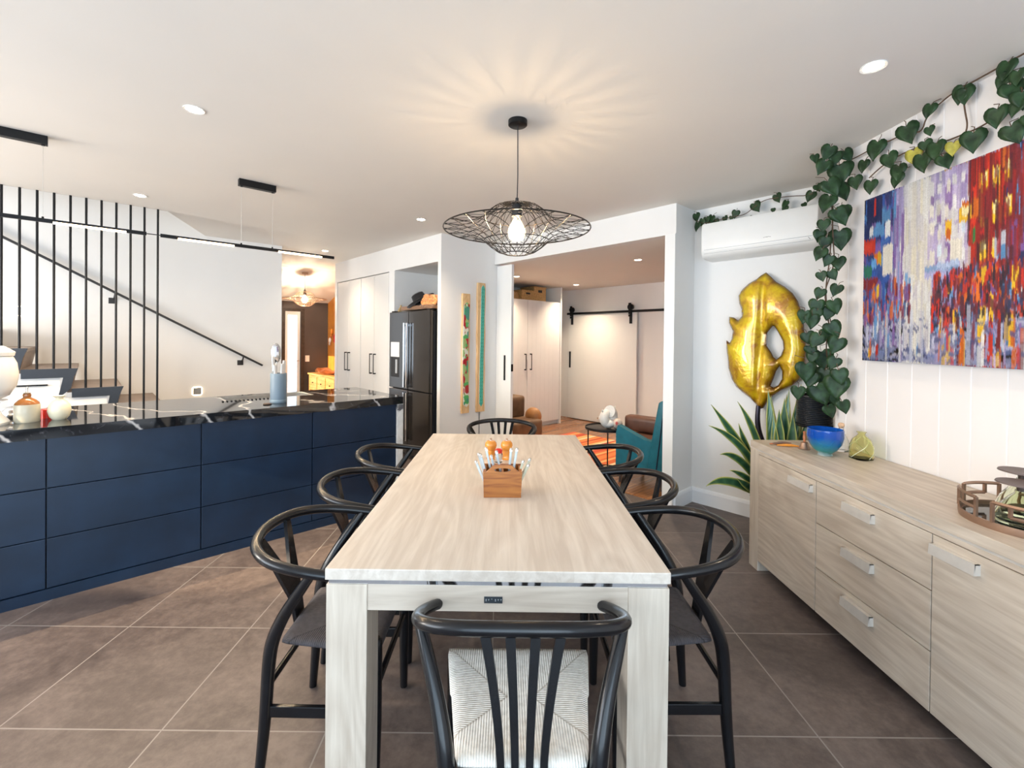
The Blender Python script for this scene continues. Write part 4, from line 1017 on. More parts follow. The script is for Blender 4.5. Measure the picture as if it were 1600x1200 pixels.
p = B(); p.lathe([(0, .132), (.0095, .132), (.013, .136), (.017, .148), (.013, .160), (0, .163)], 20); p.out('cork', cork, t, True)
t = thing('hand_bell', 'small bronze hand bell with wooden handle behind the blue bowl', 'bell', (1.757, 2.672, BT))
p = B(); p.lathe([(0, .03), (.026, .002), (.030, 0), (.032, .004), (.022, .022), (.019, .038), (.008, .044), (0, .045)], 28); p.out('bell_body', bronze, t, True)
p = B(); p.lathe([(0, .043), (.006, .044), (.009, .07), (.006, .09), (.009, .102), (0, .106)], 18); p.out('bell_handle', copper, t, True)
t = thing('dried_pods', 'reddish dried seed pods lying on the far end of the sideboard', 'seed pods', (1.665, 2.73, BT))
for a, b_, c, m_ in (((-.06, .03, .009), (.0, .035, .012), (.085, .055, .009), copper), ((-.035, .0, .008), (.03, -.008, .011), (.09, -.02, .006), orange_w), ((-.05, .015, .016), (.01, .014, .020), (.06, .02, .016), bronze)):
    p = B(); p.tube([a, b_, c], [.004, .010, .003], 8, smooth=2); p.out('pod', m_, t, True)
# bronze gallery tray with two green flasks
t = thing('gallery_tray', 'round bronze tray with open fretwork rim on the sideboard', 'tray', (1.835, 1.570, BT))
p = B(); p.lathe([(0, .004), (.176, .004), (.182, 0), (.190, .0), (.192, .012), (.192, .026), (.186, .026), (.184, .012), (0, .010)], 56); p.out('tray_base', bronze, t, True)
p = B(); p.lathe([(0, .0105), (.180, .0105), (.180, .012), (0, .012)], 48); p.out('dark_insert', pm('dark_tray_glass', (.03, .032, .03), .06), t)
def arcpts(a0, a1, z, n=14, r=.188): return [(r*math.cos(R(a0+(a1-a0)*i/n)), r*math.sin(R(a0+(a1-a0)*i/n)), z) for i in range(n+1)]
for k in range(6):
    a = 60*k+10; p = B()
    up_ = (0, 0, 1)
    p.tube(arcpts(a, a+44, .092), .0062, 4, upv=up_).tube(arcpts(a+14, a+44, .055), .0062, 4, upv=up_)
    for aa, z0, z1 in ((a, .024, .092), (a+14, .055, .092), (a+44, .024, .092)):
        c, s = math.cos(R(aa))*.188, math.sin(R(aa))*.188; p.tube([(c, s, z0), (c, s, z1)], .0062, 4)
    p.out('fret_panel', bronze, t)
def flask(loc, label):
    t = thing('glass_flask', label, 'flask', loc, 0, 'green flasks on the tray')
    p = B(); p.lathe([(0, 0), (.060, 0), (.070, .006), (.072, .02), (.058, .055), (.034, .088), (.019, .104), (.017, .116), (.015, .116), (.017, .103), (.031, .086), (.054, .054), (.067, .02), (.058, .010), (0, .008)], 36); p.out('flask_body', glass_g, t, True)
    p = B(); p.lathe([(0, .112), (.013, .112), (.014, .128), (.010, .132), (0, .132)], 20); p.out('stopper_plug', darkw, t, True)
    p = B(); p.lathe([(0, .131), (.050, .133), (.066, .137), (.064, .141), (.03, .139), (0, .138)], 36); p.out('stopper_disc', pm('weathered_bronze_disc', (.15, .11, .10), .5, .3), t, True)
    return t
f1 = flask((1.775, 1.605, BT+.0125), 'green glass flask with disc stopper on the tray, nearer the wall corner')
f1['label'] = 'green glass flask with low disc stopper at the front of the tray'
f2 = dup(f1, (1.872, 1.672-.03, BT+.0125), 0, 'green glass flask with higher disc stopper at the back of the tray'); f2.scale = (1, 1, 1.12)
f1.location = (1.770, 1.555, BT+.0125)
# ================================================================== painting
PW, PH, NX, NY = 1.38, .90, 330, 215
rng = np.random.default_rng(11)
img = np.zeros((NY, NX, 3)); xs = (np.arange(NX)+.5)/NX*PW; ys = (np.arange(NY)+.5)/NY   # xs metres from the left, ys 0 top .. 1 bottom
def dab(x, y, w, h, c, a=1, jit=.12):
    """palette knife rectangle, x w in metres, y h as a fraction of the height"""
    i0, i1 = max(0, int((x-w/2)/PW*NX)), min(NX, int((x+w/2)/PW*NX)+1); j0, j1 = max(0, int((y-h/2)*NY)), min(NY, int((y+h/2)*NY)+1)
    if i1 <= i0 or j1 <= j0: return
    c = np.array(c)*(1+rng.normal(0, jit)); blk = img[j0:j1, i0:i1]
    streak = 1+rng.normal(0, .06, (1, i1-i0, 1)); img[j0:j1, i0:i1] = blk*(1-a)+np.clip(c*streak, 0, 1)*a
blue, dblue, lblue, lav, purp, crm = (.03, .10, .40), (.012, .025, .13), (.12, .34, .66), (.42, .36, .62), (.22, .10, .36), (.80, .76, .66)
redc, dred, yel, orng, wht, slate = (.62, .03, .012), (.22, .012, .02), (.86, .50, .02), (.75, .16, .015), (.82, .82, .80), (.16, .19, .36)
for c0, x0, x1 in ((blue, 0, .24), (lav, .20, .32), (crm, .28, .42), (lav, .39, .60), (redc, .58, .76), (dblue, .74, .92), (lav, .90, 1.08), (blue, 1.06, 1.38)):
    for _ in range(260): dab(rng.uniform(x0, x1), rng.uniform(0, .68), rng.uniform(.008, .05), rng.uniform(.03, .25), c0, .7, .22)
for _ in range(120): dab(rng.uniform(0, .23), rng.uniform(0, .45), rng.uniform(.01, .05), rng.uniform(.015, .09), [blue, dblue, lblue, purp, dblue][rng.integers(5)], .85)
for x, y, w, h, c in ((.07, .08, .10, .16, dblue), (.15, .14, .05, .06, lblue), (.10, .22, .07, .05, lblue), (.16, .22, .03, .09, wht), (.05, .21, .02, .05, wht), (.075, .07, .008, .10, redc)): dab(x, y, w, h, c)
dab(.035, .30, .085, .085, redc); dab(.03, .30, .05, .05, (.75, .05, .02)); dab(.11, .38, .02, .07, yel); dab(.085, .38, .02, .06, orng); dab(.03, .45, .05, .07, (.02, .22, .14)); dab(.05, .53, .10, .07, dred); dab(.16, .40, .06, .17, crm); dab(.07, .41, .03, .05, lblue)
for _ in range(90): dab(rng.uniform(.20, .30), rng.uniform(0, .6), rng.uniform(.004, .014), rng.uniform(.06, .4), [lav, purp, wht, lblue, lav][rng.integers(5)], .8)
for _ in range(110): dab(rng.uniform(.27, .41), rng.uniform(0, .88), rng.uniform(.008, .03), rng.uniform(.1, .5), [crm, wht, crm, (.86, .80, .62), (.70, .68, .72)][rng.integers(5)], .75, .06)
for _ in range(100): dab(rng.uniform(.40, .58), rng.uniform(0, .5), rng.uniform(.006, .03), rng.uniform(.04, .2), [lav, (.5, .42, .68), purp, wht, (.60, .52, .72)][rng.integers(5)], .75)
for r_ in range(4):
    for k in range(5): dab(.41+.037*k+rng.uniform(-.006, .006), .08+.115*r_+rng.uniform(-.02, .02), rng.uniform(.010, .02), rng.uniform(.04, .07), [wht, crm, wht, (.6, .72, .86)][rng.integers(4)], .9)
dab(.49, .30, .026, .07, yel); dab(.49, .33, .018, .05, orng); dab(.53, .42, .05, .10, crm)
for _ in range(70): dab(rng.uniform(.60, .75), rng.uniform(0, .55), rng.uniform(.006, .03), rng.uniform(.06, .3), [redc, redc, dred, orng, (.5, .02, .02)][rng.integers(5)], .8)
for r_, yy in enumerate((.13, .29, .45)):
    for k in range(3): dab(.645+.047*k, yy+.01*k*(-1), .026, .085, yel); dab(.645+.047*k, yy-.02-.01*k, .016, .04, (.92, .80, .36))
dab(.60, .24, .09, .09, orng); dab(.565, .25, .05, .07, yel); dab(.57, .24, .03, .04, (.95, .85, .45)); dab(.61, .37, .028, .07, (.02, .20, .05)); dab(.72, .44, .055, .12, (.62, .66, .78)); dab(.72, .47, .03, .06, lblue)
for _ in range(60): dab(rng.uniform(.75, .92), rng.uniform(0, .6), rng.uniform(.006, .03), rng.uniform(.05, .3), [dblue, purp, lblue, dred, slate][rng.integers(5)], .8)
for _ in range(80): dab(rng.uniform(.92, 1.38), rng.uniform(0, .55), rng.uniform(.01, .04), rng.uniform(.04, .2), [lav, blue, wht, lblue, redc, yel][rng.integers(6)], .8)
dab(.46, .505, .16, .035, (.25, .40, .66)); dab(.49, .485, .10, .03, (.42, .52, .74)); dab(.44, .53, .12, .03, (.40, .40, .66))
for k in range(60): xx = rng.uniform(.53, .73); dab(xx, .52+rng.uniform(0, .05)+abs(xx-.63)*.35, rng.uniform(.02, .06), .035, [redc, (.70, .05, .02), dred][rng.integers(3)], .9)
# wet street
for _ in range(420): dab(rng.uniform(0, PW), rng.uniform(.74, 1), rng.uniform(.02, .10), rng.uniform(.008, .03), [(.30, .32, .52), slate, (.42, .42, .62), (.24, .30, .50), (.50, .48, .62), (.12, .16, .36)][rng.integers(6)], .75)
for _ in range(240): dab(rng.uniform(0, PW), rng.uniform(.66, .92), rng.uniform(.003, .014), rng.uniform(.03, .16), [lav, lblue, wht, slate, (.55, .55, .72), purp][rng.integers(6)], .75)
for _ in range(60): dab(rng.uniform(.27, .41), rng.uniform(.66, .84), rng.uniform(.006, .02), rng.uniform(.1, .3), [crm, wht, (.68, .64, .70)][rng.integers(3)], .75, .06)
for _ in range(300): dab(rng.uniform(.42, .95), rng.uniform(.54, .76), rng.uniform(.004, .018), rng.uniform(.02, .08), [dred, dred, redc, (.05, .02, .04), orng, (.30, .05, .08), purp, lblue][rng.integers(8)], .9)
for _ in range(150): dab(rng.uniform(.0, .30), rng.uniform(.55, .76), rng.uniform(.004, .014), rng.uniform(.02, .10), [dblue, purp, (.25, .06, .12), lblue, dred, slate, orng][rng.integers(7)], .85)
for x, y, w, h, c in ((.50, .60, .022, .05, yel), (.55, .58, .02, .08, orng), (.645, .57, .03, .075, yel), (.63, .62, .014, .14, orng), (.77, .60, .02, .12, yel), (.68, .72, .012, .12, yel), (.465, .80, .018, .10, yel), (.53, .78, .018, .10, yel), (.645, .80, .030, .16, yel), (.64, .77, .02, .06, (.95, .72, .2)), (.76, .83, .018, .14, yel), (.07, .60, .014, .05, orng), (.10, .58, .012, .07, yel), (.05, .94, .014, .08, yel), (.055, .92, .008, .10, orng), (.10, .95, .010, .09, redc), (.56, .90, .012, .18, orng), (.68, .88, .014, .20, redc), (.71, .86, .012, .18, dred), (.42, .76, .008, .14, redc)): dab(x, y, w, h, c)
for _ in range(60): dab(rng.uniform(.45, .95), rng.uniform(.78, 1), rng.uniform(.004, .012), rng.uniform(.06, .2), [redc, orng, dred, wht, lav, yel][rng.integers(6)], .7)
for _ in range(260): dab(rng.uniform(.42, .95), rng.uniform(.52, .80), rng.uniform(.003, .008), rng.uniform(.02, .07), [(.02, .012, .03), dred, (.12, .02, .04), (.03, .04, .12), redc][rng.integers(5)], .9)
for _ in range(160): dab(rng.uniform(0, PW), rng.uniform(.76, .99), rng.uniform(.004, .03), rng.uniform(.006, .02), [(.07, .09, .24), (.10, .12, .26), slate, (.30, .30, .46)][rng.integers(4)], .8)
for _ in range(120): dab(rng.uniform(.58, .92), rng.uniform(0, .5), rng.uniform(.003, .008), rng.uniform(.05, .25), [dred, (.08, .01, .02), (.35, .01, .01)][rng.integers(3)], .8)
for x in (.16, .245, .31, .37, .59): dab(x, .86, .010, .30, [wht, (.62, .66, .80)][int(x*100) % 2], .65)
sh = rng.integers(-2, 3, NX)
for i in range(NX): img[:, i] = np.roll(img[:, i], sh[i], axis=0)
img = img*.55+np.roll(img, 1, 0)*.25+np.roll(img, -1, 0)*.2
img = np.clip(img*(1+rng.normal(0, .05, (NY, NX, 1)))*.68, 0, 1)
t = thing('city_painting', 'large unframed rainy city street painting in blue, white and red on the right wall', 'painting', (2.05, 2.577, 1.322))
p = B(); p.box(-.034, -.0005, -PW, 0, 0, PH, .001); p.out('stretched_canvas', pm('canvas_edge', (.05, .06, .14), .7), t)
p = B(); vv = [[p.bm.verts.new((-.0355-.0012*(rng.random()), -PW*i/NX, PH*(1-j/NY))) for i in range(NX+1)] for j in range(NY+1)]
for j in range(NY):
    for i in range(NX): p.bm.faces.new([vv[j][i], vv[j][i+1], vv[j+1][i+1], vv[j+1][i]])
o = p.out('paint_surface', paint_m, t, True, ang=180); me = o.data; at = me.color_attributes.new('col', 'FLOAT_COLOR', 'CORNER')
cols = np.ones((len(me.loops), 4)); fc = np.empty((len(me.polygons), 3)); me.polygons.foreach_get('center', fc.ravel())
ii = np.clip((-fc[:, 1]/PW*NX).astype(int), 0, NX-1); jj = np.clip(((1-fc[:, 2]/PH)*NY).astype(int), 0, NY-1)
cols[:, :3] = np.repeat(np.clip(img[jj, ii], 0, 1), 4, axis=0); at.data.foreach_set('color', cols.ravel())
# ================================================================== air conditioner
t = thing('air_conditioner', 'white wall split air conditioner below the ceiling vine', 'air conditioner', H(3.953, .885, 0), HA)
p = B(); p.prism([(0, 2.397), (-.150, 2.397), (-.185, 2.392), (-.198, 2.375), (-.202, 2.30), (-.203, 2.172), (-.196, 2.140), (-.180, 2.118), (-.14, 2.104), (0, 2.098)], 0, .825, 'xz')
bmesh.ops.bevel(p.bm, geom=[e for e in p.bm.edges if abs(e.verts[0].co.y-e.verts[1].co.y) < 1e-6], offset=.010, segments=3, profile=.6, affect='EDGES'); p.out('case', plastic_w, t, True)
p = B(); p.box(-.2045, -.200, .03, .80, 2.170, 2.1725).box(-.1975, -.190, .03, .80, 2.1405, 2.1425); p.out('louvre_gap', pm('grey_gap', (.32, .34, .35), .6), t)
p = B()
for i in range(5): p.box(-.2040, -.2025, .30+.0105*i, .308+.0105*i, 2.205+.002*(i in (1, 3)), 2.2085+.002*(i in (1, 2, 3)))
p.out('maker_mark', pm('grey_mark', (.30, .30, .28), .5), t)
p = B(); p.obox((-.2046, .058, 2.166), (-.2046, .045, 2.148), .002, .004, up=(1, 0, 0)); p.out('indicator', blk_matte, t)
# ================================================================== golden leaf sculpture
OUT = [(1.264,1.964),(1.323,1.914),(1.379,1.884),(1.427,1.841),(1.456,1.792),(1.45,1.729),(1.43,1.677),(1.429,1.625),(1.458,1.59),(1.493,1.616),(1.528,1.623),(1.528,1.57),(1.497,1.507),(1.506,1.439),(1.52,1.407),(1.546,1.428),(1.545,1.359),(1.534,1.28),(1.528,1.202),(1.501,1.114),(1.465,1.054),(1.416,1.012),(1.357,.971),(1.319,.93),(1.3,.886),(1.263,.901),(1.232,.959),(1.192,1.008),(1.14,1.052),(1.068,1.092),(1.023,1.139),(.999,1.206),(.984,1.292),(.981,1.386),(.99,1.471),(.999,1.56),(1.017,1.655),(1.039,1.727),(1.073,1.787),(1.125,1.839),(1.186,1.883),(1.222,1.925)]
HO1 = [(1.204,1.544),(1.244,1.49),(1.247,1.391),(1.215,1.342),(1.196,1.303),(1.174,1.284),(1.144,1.315),(1.127,1.369),(1.132,1.427),(1.163,1.49),(1.19,1.539)]
HO2 = [(1.151,1.241),(1.177,1.196),(1.194,1.136),(1.215,1.08),(1.193,1.067),(1.158,1.089),(1.133,1.14),(1.133,1.198)]
def dens(l, s=.018):
    o = []
    for a, b_ in zip(l, l[1:]+l[:1]):
        n = max(1, int(math.dist(a, b_)/s)); o += [(a[0]+(b_[0]-a[0])*i/n, a[1]+(b_[1]-a[1])*i/n) for i in range(n)]
    return o
def inside(p, l):
    c = False
    for a, b_ in zip(l, l[1:]+l[:1]):
        if (a[1] > p[1]) != (b_[1] > p[1]) and p[0] < (b_[0]-a[0])*(p[1]-a[1])/(b_[1]-a[1])+a[0]: c = not c
    return c
loops = [dens(OUT), dens(HO1), dens(HO2)]
edge_pts = [q for l in loops for q in l]
def edist(p): return min(math.dist(p, q) for q in edge_pts)
def ok(p): return inside(p, OUT) and not inside(p, HO1) and not inside(p, HO2)
pts = []; edges = []
for l in loops:
    o0 = len(pts); pts += l; edges += [(o0+i, o0+(i+1) % len(l)) for i in range(len(l))]
nb = len(pts)
for i in range(60):
    for j in range(70):
        q = (.97+i*.016+(j % 2)*.008, .88+j*.016)
        if ok(q) and edist(q) > .012: pts.append(q)
res = geometry.delaunay_2d_cdt([Vector(q) for q in pts], edges, [], 0, 1e-5)
vo, fo = res[0], res[2]
t = thing('leaf_sculpture', 'tall glossy golden metal leaf sculpture with holes by the alcove wall', 'sculpture', H(3.86, 1.29, 0), HA)
p = B(); front, back = [], []
def midv(z): return 1.262+(1.964-z)*.036
info = []
for q in vo:
    d = edist(q); m_ = q[0]-midv(q[1]); dome = .052*(1-math.exp(-d/.045)); crease = .030*math.exp(-(m_/.022)**2)*(1 if q[1] > .95 else .4)
    x = -(dome-crease)+.02; front.append(p.bm.verts.new((x, q[0]-1.29, q[1]))); back.append(p.bm.verts.new((x+.012, q[0]-1.29, q[1]))); info.append(d)
used = {}
for f in fo:
    c = (sum(vo[i][0] for i in f)/3, sum(vo[i][1] for i in f)/3)
    if not ok(c): continue
    p.bm.faces.new([front[i] for i in f]); p.bm.faces.new([back[i] for i in f][::-1])
    for a, b_ in zip(f, f[1:]+f[:1]): used[(a, b_)] = 1
for (a, b_) in list(used):
    if (b_, a) not in used: p.bm.faces.new([front[b_], front[a], back[a], back[b_]])
for v in [v for v in p.bm.verts if not v.link_faces]: p.bm.verts.remove(v)
o = p.out('leaf_blade', gold_m, t, True, ang=60)
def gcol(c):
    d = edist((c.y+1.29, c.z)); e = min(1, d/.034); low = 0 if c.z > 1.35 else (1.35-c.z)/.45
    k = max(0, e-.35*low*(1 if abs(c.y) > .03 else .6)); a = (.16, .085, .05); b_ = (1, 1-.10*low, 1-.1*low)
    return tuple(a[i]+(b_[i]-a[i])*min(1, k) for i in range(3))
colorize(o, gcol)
p = B(); p.tube([(.0, .0, .92), (-.005, .004, .80), (-.004, -.012, .70), (.005, -.06, .58), (.005, -.075, .3), (.005, -.075, .015)], [.016, .019, .021, .020, .018, .018], 12, smooth=2); p.out('stem', pm('dark_bronze', (.035, .028, .04), .22, .6, .2), t, True)
p = B(); p.lathe([(0, 0), (.09, 0), (.09, .012), (.02, .018), (0, .018)], 28, (.0, -.075, 0)); p.out('base_plate', blk_metal, t, True)
# ================================================================== snake plant
t = thing('snake_plant', 'snake plant with yellow-edged leaves on the floor behind the sideboard', 'plant', H(3.62, 1.08, 0), HA)
p = B(); p.lathe([(0, 0), (.13, 0), (.15, .02), (.165, .28), (.170, .30), (.155, .30), (.150, .27), (0, .27)], 36); p.out('pot', blk_matte, t, True)
def blade(base, tip, w, mid, banded, twist=0):
    base, tip, mid = Vector(base), Vector(tip), Vector(mid); p = B(); n = 22; rows = []
    vw = (U*(-.7)+V*(-.7))                                    # leaf faces roughly the room
    for i in range(n+1):
        f = i/n; c = base*(1-f)**2+mid*2*f*(1-f)+tip*f*f
        tg = ((mid-base)*(1-f)+(tip-mid)*f).normalized(); side = tg.cross(Vector((-1, -.15, .12))).normalized()
        side = (Matrix.Rotation(twist*f, 3, tg) @ side)
        nrm = side.cross(tg).normalized()
        ww = w*(min(1, .45+1.6*f) if f < .35 else 1)*(1-f**5)**.9*(1 if f < .75 else 1-.55*(f-.75)/.25)
        rows.append([p.bm.verts.new(c+side*ww*k/4*.5+nrm*(abs(k/4)**2)*ww*.16) for k in range(-4, 5)])
    for A_, B_ in zip(rows, rows[1:]):
        for k in range(8): p.bm.faces.new([A_[k], A_[k+1], B_[k+1], B_[k]])
    o = p.out('leaf', snake_m, t, True, ang=180, solid=.004)
    me = o.data; at = me.color_attributes.new('col', 'FLOAT_COLOR', 'POINT'); rn = random.Random(n)
    for idx in range(len(me.vertices)):
        k = idx % 9; i = idx//9
        if k in (0, 8): c = (.52, .50, .13)
        elif k in (1, 7): c = (.16, .24, .06)
        elif banded: c = (.05, .17, .12) if (i*7+k*3) % 5 < 3 else (.26, .40, .34)
        else: c = (.022, .085, .04) if (i % 3) else (.045, .13, .06)
        at.data[idx].color = (*c, 1)
def W(x, y, z):                                               # world point -> plant axes
    q = Vector((x, y, z))-H(3.62, 1.08, 0); return (q.dot(U), q.dot(V), z)
def lf(b_, tip, m_, w, band=0, tw=0): blade(W(*b_), W(*tip), w, W(*m_), band, tw)
cx, cy = H(3.62, 1.08).x, H(3.62, 1.08).y
VW = [(2.0,1.838,2.546,.072,0),(2.0,1.844,2.493,.062,0),(2.0,1.822,2.435,.077,0),(2.0,1.783,2.384,.07,0),(2.0,2.016,2.574,.074,0),(2.0,2.006,2.518,.068,0),(2.0,2.172,2.535,.061,0),(2.0,2.296,2.485,.097,0),(2.0,2.174,2.436,.043,0),(2.0,2.482,2.483,.098,0),(2.0,2.401,2.389,.081,0),(2.0,2.341,2.306,.079,0),(2.0,2.254,2.35,.076,1),(2.0,2.208,2.306,.087,0),(2.0,2.136,2.332,.084,0),(2.0,2.098,2.263,.065,0),(2.0,2.054,2.306,.058,1),(2.0,1.967,2.305,.088,0),(2.0,1.873,2.361,.079,0),(2.0,1.815,2.266,.082,0),(2.0,1.794,2.357,.06,0),(2.0,2.633,2.352,.074,0),(2.0,2.569,2.423,.065,0),(2.0,2.517,2.29,.071,0),(2.0,2.344,2.268,.072,0),(2.0,2.193,2.374,.055,0),(2.0,1.735,2.435,.068,0),(2.0,1.692,2.317,.067,0),(2.0,1.753,2.287,.059,0),(2.0,1.8,2.478,.056,0)]
VS = [(1.857,2.644,2.535,.082,0),(1.81,2.7,2.512,.049,0),(1.983,2.689,2.529,.076,0),(1.842,2.663,2.453,.082,0),(1.933,2.664,2.418,.12,0),(1.869,2.656,2.332,.104,0),(1.953,2.684,2.316,.098,0),(1.884,2.686,2.252,.098,0),(1.916,2.646,2.163,.104,0),(1.829,2.642,2.106,.067,0),(1.847,2.7,2.06,.068,0),(1.866,2.677,2.014,.075,0),(1.964,2.699,2.046,.114,0),(1.816,2.641,1.942,.074,0),(1.871,2.649,1.904,.067,0),(1.948,2.684,1.896,.075,0),(1.845,2.68,1.815,.056,0),(1.901,2.674,1.822,.06,0),(1.948,2.691,1.738,.068,0),(1.857,2.7,1.716,.064,0),(1.834,2.698,1.643,.083,0),(1.9,2.648,1.64,.082,0),(1.895,2.682,1.601,.075,0),(1.746,2.673,1.58,.075,0),(1.787,2.667,1.554,.082,0),(1.829,2.691,1.594,.068,0),(1.917,2.689,1.508,.094,0),(1.78,2.693,1.453,.076,0),(1.812,2.651,1.439,.082,0),(1.921,2.646,1.417,.097,0),(1.98,2.858,1.328,.12,0),(1.862,2.83,1.252,.119,0),(1.946,2.699,1.307,.076,0),(1.915,2.845,1.336,.072,0),(1.968,2.816,1.223,.103,0),(1.957,2.695,1.175,.129,0),(1.933,2.819,1.115,.127,0),(1.818,2.832,1.116,.08,0),(2.016,2.814,1.089,.095,0),(1.974,2.665,1.054,.075,0),(1.898,2.829,1.201,.095,0),(1.988,2.801,1.007,.079,0),(1.942,2.641,2.18,.082,0),(1.89,2.7,1.477,.076,0),(1.903,2.853,1.379,.072,0),(1.943,2.657,1.235,.09,0),(1.967,2.66,2.439,.075,0),(1.893,2.646,2.496,.074,0)]
VA = [(1.627,3.938,2.496,.072,0),(1.635,3.929,2.417,.077,0),(1.665,3.897,2.442,.06,0),(1.716,3.841,2.45,.081,0),(1.738,3.817,2.422,.059,0),(1.79,3.76,2.434,.048,0),(1.848,3.697,2.46,.062,0),(1.825,3.722,2.43,.037,0),(1.945,3.591,2.487,.081,0),(1.921,3.618,2.403,.036,0),(2.032,3.496,2.431,.034,0),(2.049,3.478,2.523,.068,0),(2.09,3.433,2.461,.063,0),(2.169,3.346,2.427,.038,0),(2.201,3.311,2.487,.074,0),(2.225,3.286,2.538,.055,0),(2.21,3.301,2.359,.074,0),(2.088,3.435,2.424,.048,0),(1.687,3.872,2.452,.06,0)]
SW1 = [(2.02, 1.713, 2.59), (2.02, 1.798, 2.592), (2.02, 1.855, 2.587), (2.02, 1.928, 2.579), (2.02, 2.008, 2.598), (2.02, 2.08, 2.604), (2.02, 2.139, 2.548), (2.02, 2.21, 2.523), (2.02, 2.236, 2.449), (2.02, 2.308, 2.491), (2.02, 2.403, 2.49), (2.02, 2.507, 2.501), (2.02, 2.643, 2.496), (2.02, 2.753, 2.501), (2.02, 2.851, 2.511)]
SW2 = [(2.02, 1.71, 2.374), (2.02, 1.816, 2.368), (2.02, 1.892, 2.362), (2.02, 1.963, 2.348), (2.02, 2.031, 2.351), (2.02, 2.12, 2.355), (2.02, 2.235, 2.386), (2.02, 2.324, 2.391), (2.02, 2.401, 2.389), (2.02, 2.483, 2.373), (2.02, 2.556, 2.343)]
SW3 = [(2.02, 2.035, 2.522), (2.02, 2.025, 2.447), (2.02, 2.012, 2.384), (2.02, 2.023, 2.347)]
SS = [(1.894, 2.72, 2.612), (1.911, 2.72, 2.544), (1.92, 2.72, 2.43), (1.93, 2.72, 2.316), (1.94, 2.72, 2.164), (1.927, 2.72, 2.012), (1.921, 2.72, 1.898), (1.907, 2.72, 1.802), (1.901, 2.72, 1.726), (1.91, 2.72, 1.63), (1.927, 2.72, 1.516), (1.906, 2.72, 1.401), (2.064, 2.92, 1.277), (2.05, 2.92, 1.154), (2.011, 2.92, 1.051)]
SA = [(2.259, 3.249, 2.536), (2.193, 3.32, 2.485), (2.124, 3.396, 2.508), (2.052, 3.474, 2.517), (1.992, 3.54, 2.522), (1.945, 3.591, 2.487), (1.898, 3.643, 2.435), (1.848, 3.696, 2.434), (1.745, 3.809, 2.431), (1.673, 3.888, 2.418), (1.627, 3.938, 2.458)]
bs = lambda dx=0, dy=0: (1.95+dx, 3.22+dy, .28)
lf(bs(-.02, .0), (1.398, 3.10, .989), (1.62, 3.14, .74), .055); lf(bs(-.05, -.02), (1.361, 3.05, .855), (1.66, 3.10, .76), .052)
lf(bs(-.04, .05), (1.679, 3.30, .985), (1.86, 3.29, .74), .05); lf(bs(-.07, -.03), (1.417, 3.0, .674), (1.60, 3.06, .70), .055)
lf(bs(-.08, -.02), (1.318, 2.98, .470), (1.52, 3.04, .56), .062, 0, .4); lf(bs(-.06, -.06), (1.472, 2.98, .575), (1.62, 3.03, .55), .046)
lf(bs(-.09, -.05), (1.525, 2.99, .520), (1.64, 3.03, .46), .060); lf(bs(-.04, .02), (1.588, 3.10, .862), (1.66, 3.14, .68), .044)
lf(bs(-.02, .06), (1.90, 3.30, 1.070), (1.93, 3.27, .70), .070, 1, .3); lf(bs(.0, -.02), (1.96, 3.20, 1.025), (1.96, 3.20, .66), .088)
lf(bs(.05, .04), (2.053, 3.30, 1.075), (2.00, 3.26, .68), .066, 1); lf(bs(.05, .08), (2.061, 3.34, 1.036), (2.03, 3.30, .68), .06)
lf(bs(-.01, .08), (1.939, 3.33, 1.03), (1.95, 3.31, .68), .075, 1); lf(bs(-.03, -.05), (1.905, 3.17, .95), (1.92, 3.18, .65), .078)
lf(bs(.07, .0), (2.08, 3.24, 1.06), (2.05, 3.23, .66), .07, 1); lf(bs(.08, .06), (2.14, 3.30, 1.12), (2.10, 3.28, .68), .066)
lf(bs(.06, -.03), (2.10, 3.16, .90), (2.04, 3.18, .62), .06); lf(bs(.03, -.06), (1.99, 3.15, .93), (1.99, 3.16, .62), .075)
lf(bs(-.02, -.06), (1.88, 3.20, .93), (1.90, 3.18, .60), .06, 1, -.3)
p = B(); p.lathe([(0, .262), (.149, .262), (.149, .272), (0, .28)], 28); p.out('soil', darkw, t)
# ================================================================== trailing vine
st = thing('plant_stand', 'dark pedestal stand behind the sideboard under the ribbed pot', 'plant stand', (2.055, 3.03, 0))
p = B(); p.lathe([(0, .860), (.10, .860), (.105, .868), (.105, .878), (0, .878)], 32); p.out('stand_plate', blk_metal, st, True)
p = B(); p.tube([(0, 0, .86), (0, 0, .02)], .016, 12); p.out('post', blk_metal, st)
p = B(); p.lathe([(0, 0), (.065, 0), (.065, .015), (.03, .03), (0, .03)], 32); p.out('base', blk_metal, st, True)
vt = thing('trailing_vine', 'heart-leaf vine trailing from a ribbed black pot up and along the ceiling edge', 'plant', (2.055, 3.03, .8785))
p = B(); pr = [(0, 0), (.096, 0)]
for i in range(16): pr += [(.096, .002+i*.0118), (.1045, .0055+i*.0118), (.1045, .0085+i*.0118)]
pr += [(.102, .195), (.094, .195), (.094, .16), (0, .16)]
p.lathe(pr, 40); p.out('ribbed_pot', pm('ribbed_pot_black', (.018, .02, .024), .3, .2, .1, 10), vt, True, ang=80)
VO = Vector((2.055, 3.03, .8785))
def strand_mesh(name, lines, r):
    p = B()
    for l in lines: p.tube([Vector((q[0], q[1], min(q[2], 2.562)))-VO for q in l], r, 6, smooth=2)
    return p.out(name, stemm, vt, True)
HALF = [(0, .16), (.14, .29), (.30, .30), (.44, .20), (.50, .02), (.46, -.17), (.36, -.35), (.22, -.52), (.09, -.68), (0, -.80)]
MID = [.16, .13, .08, .02, -.06, -.18, -.33, -.50, -.66, -.80]
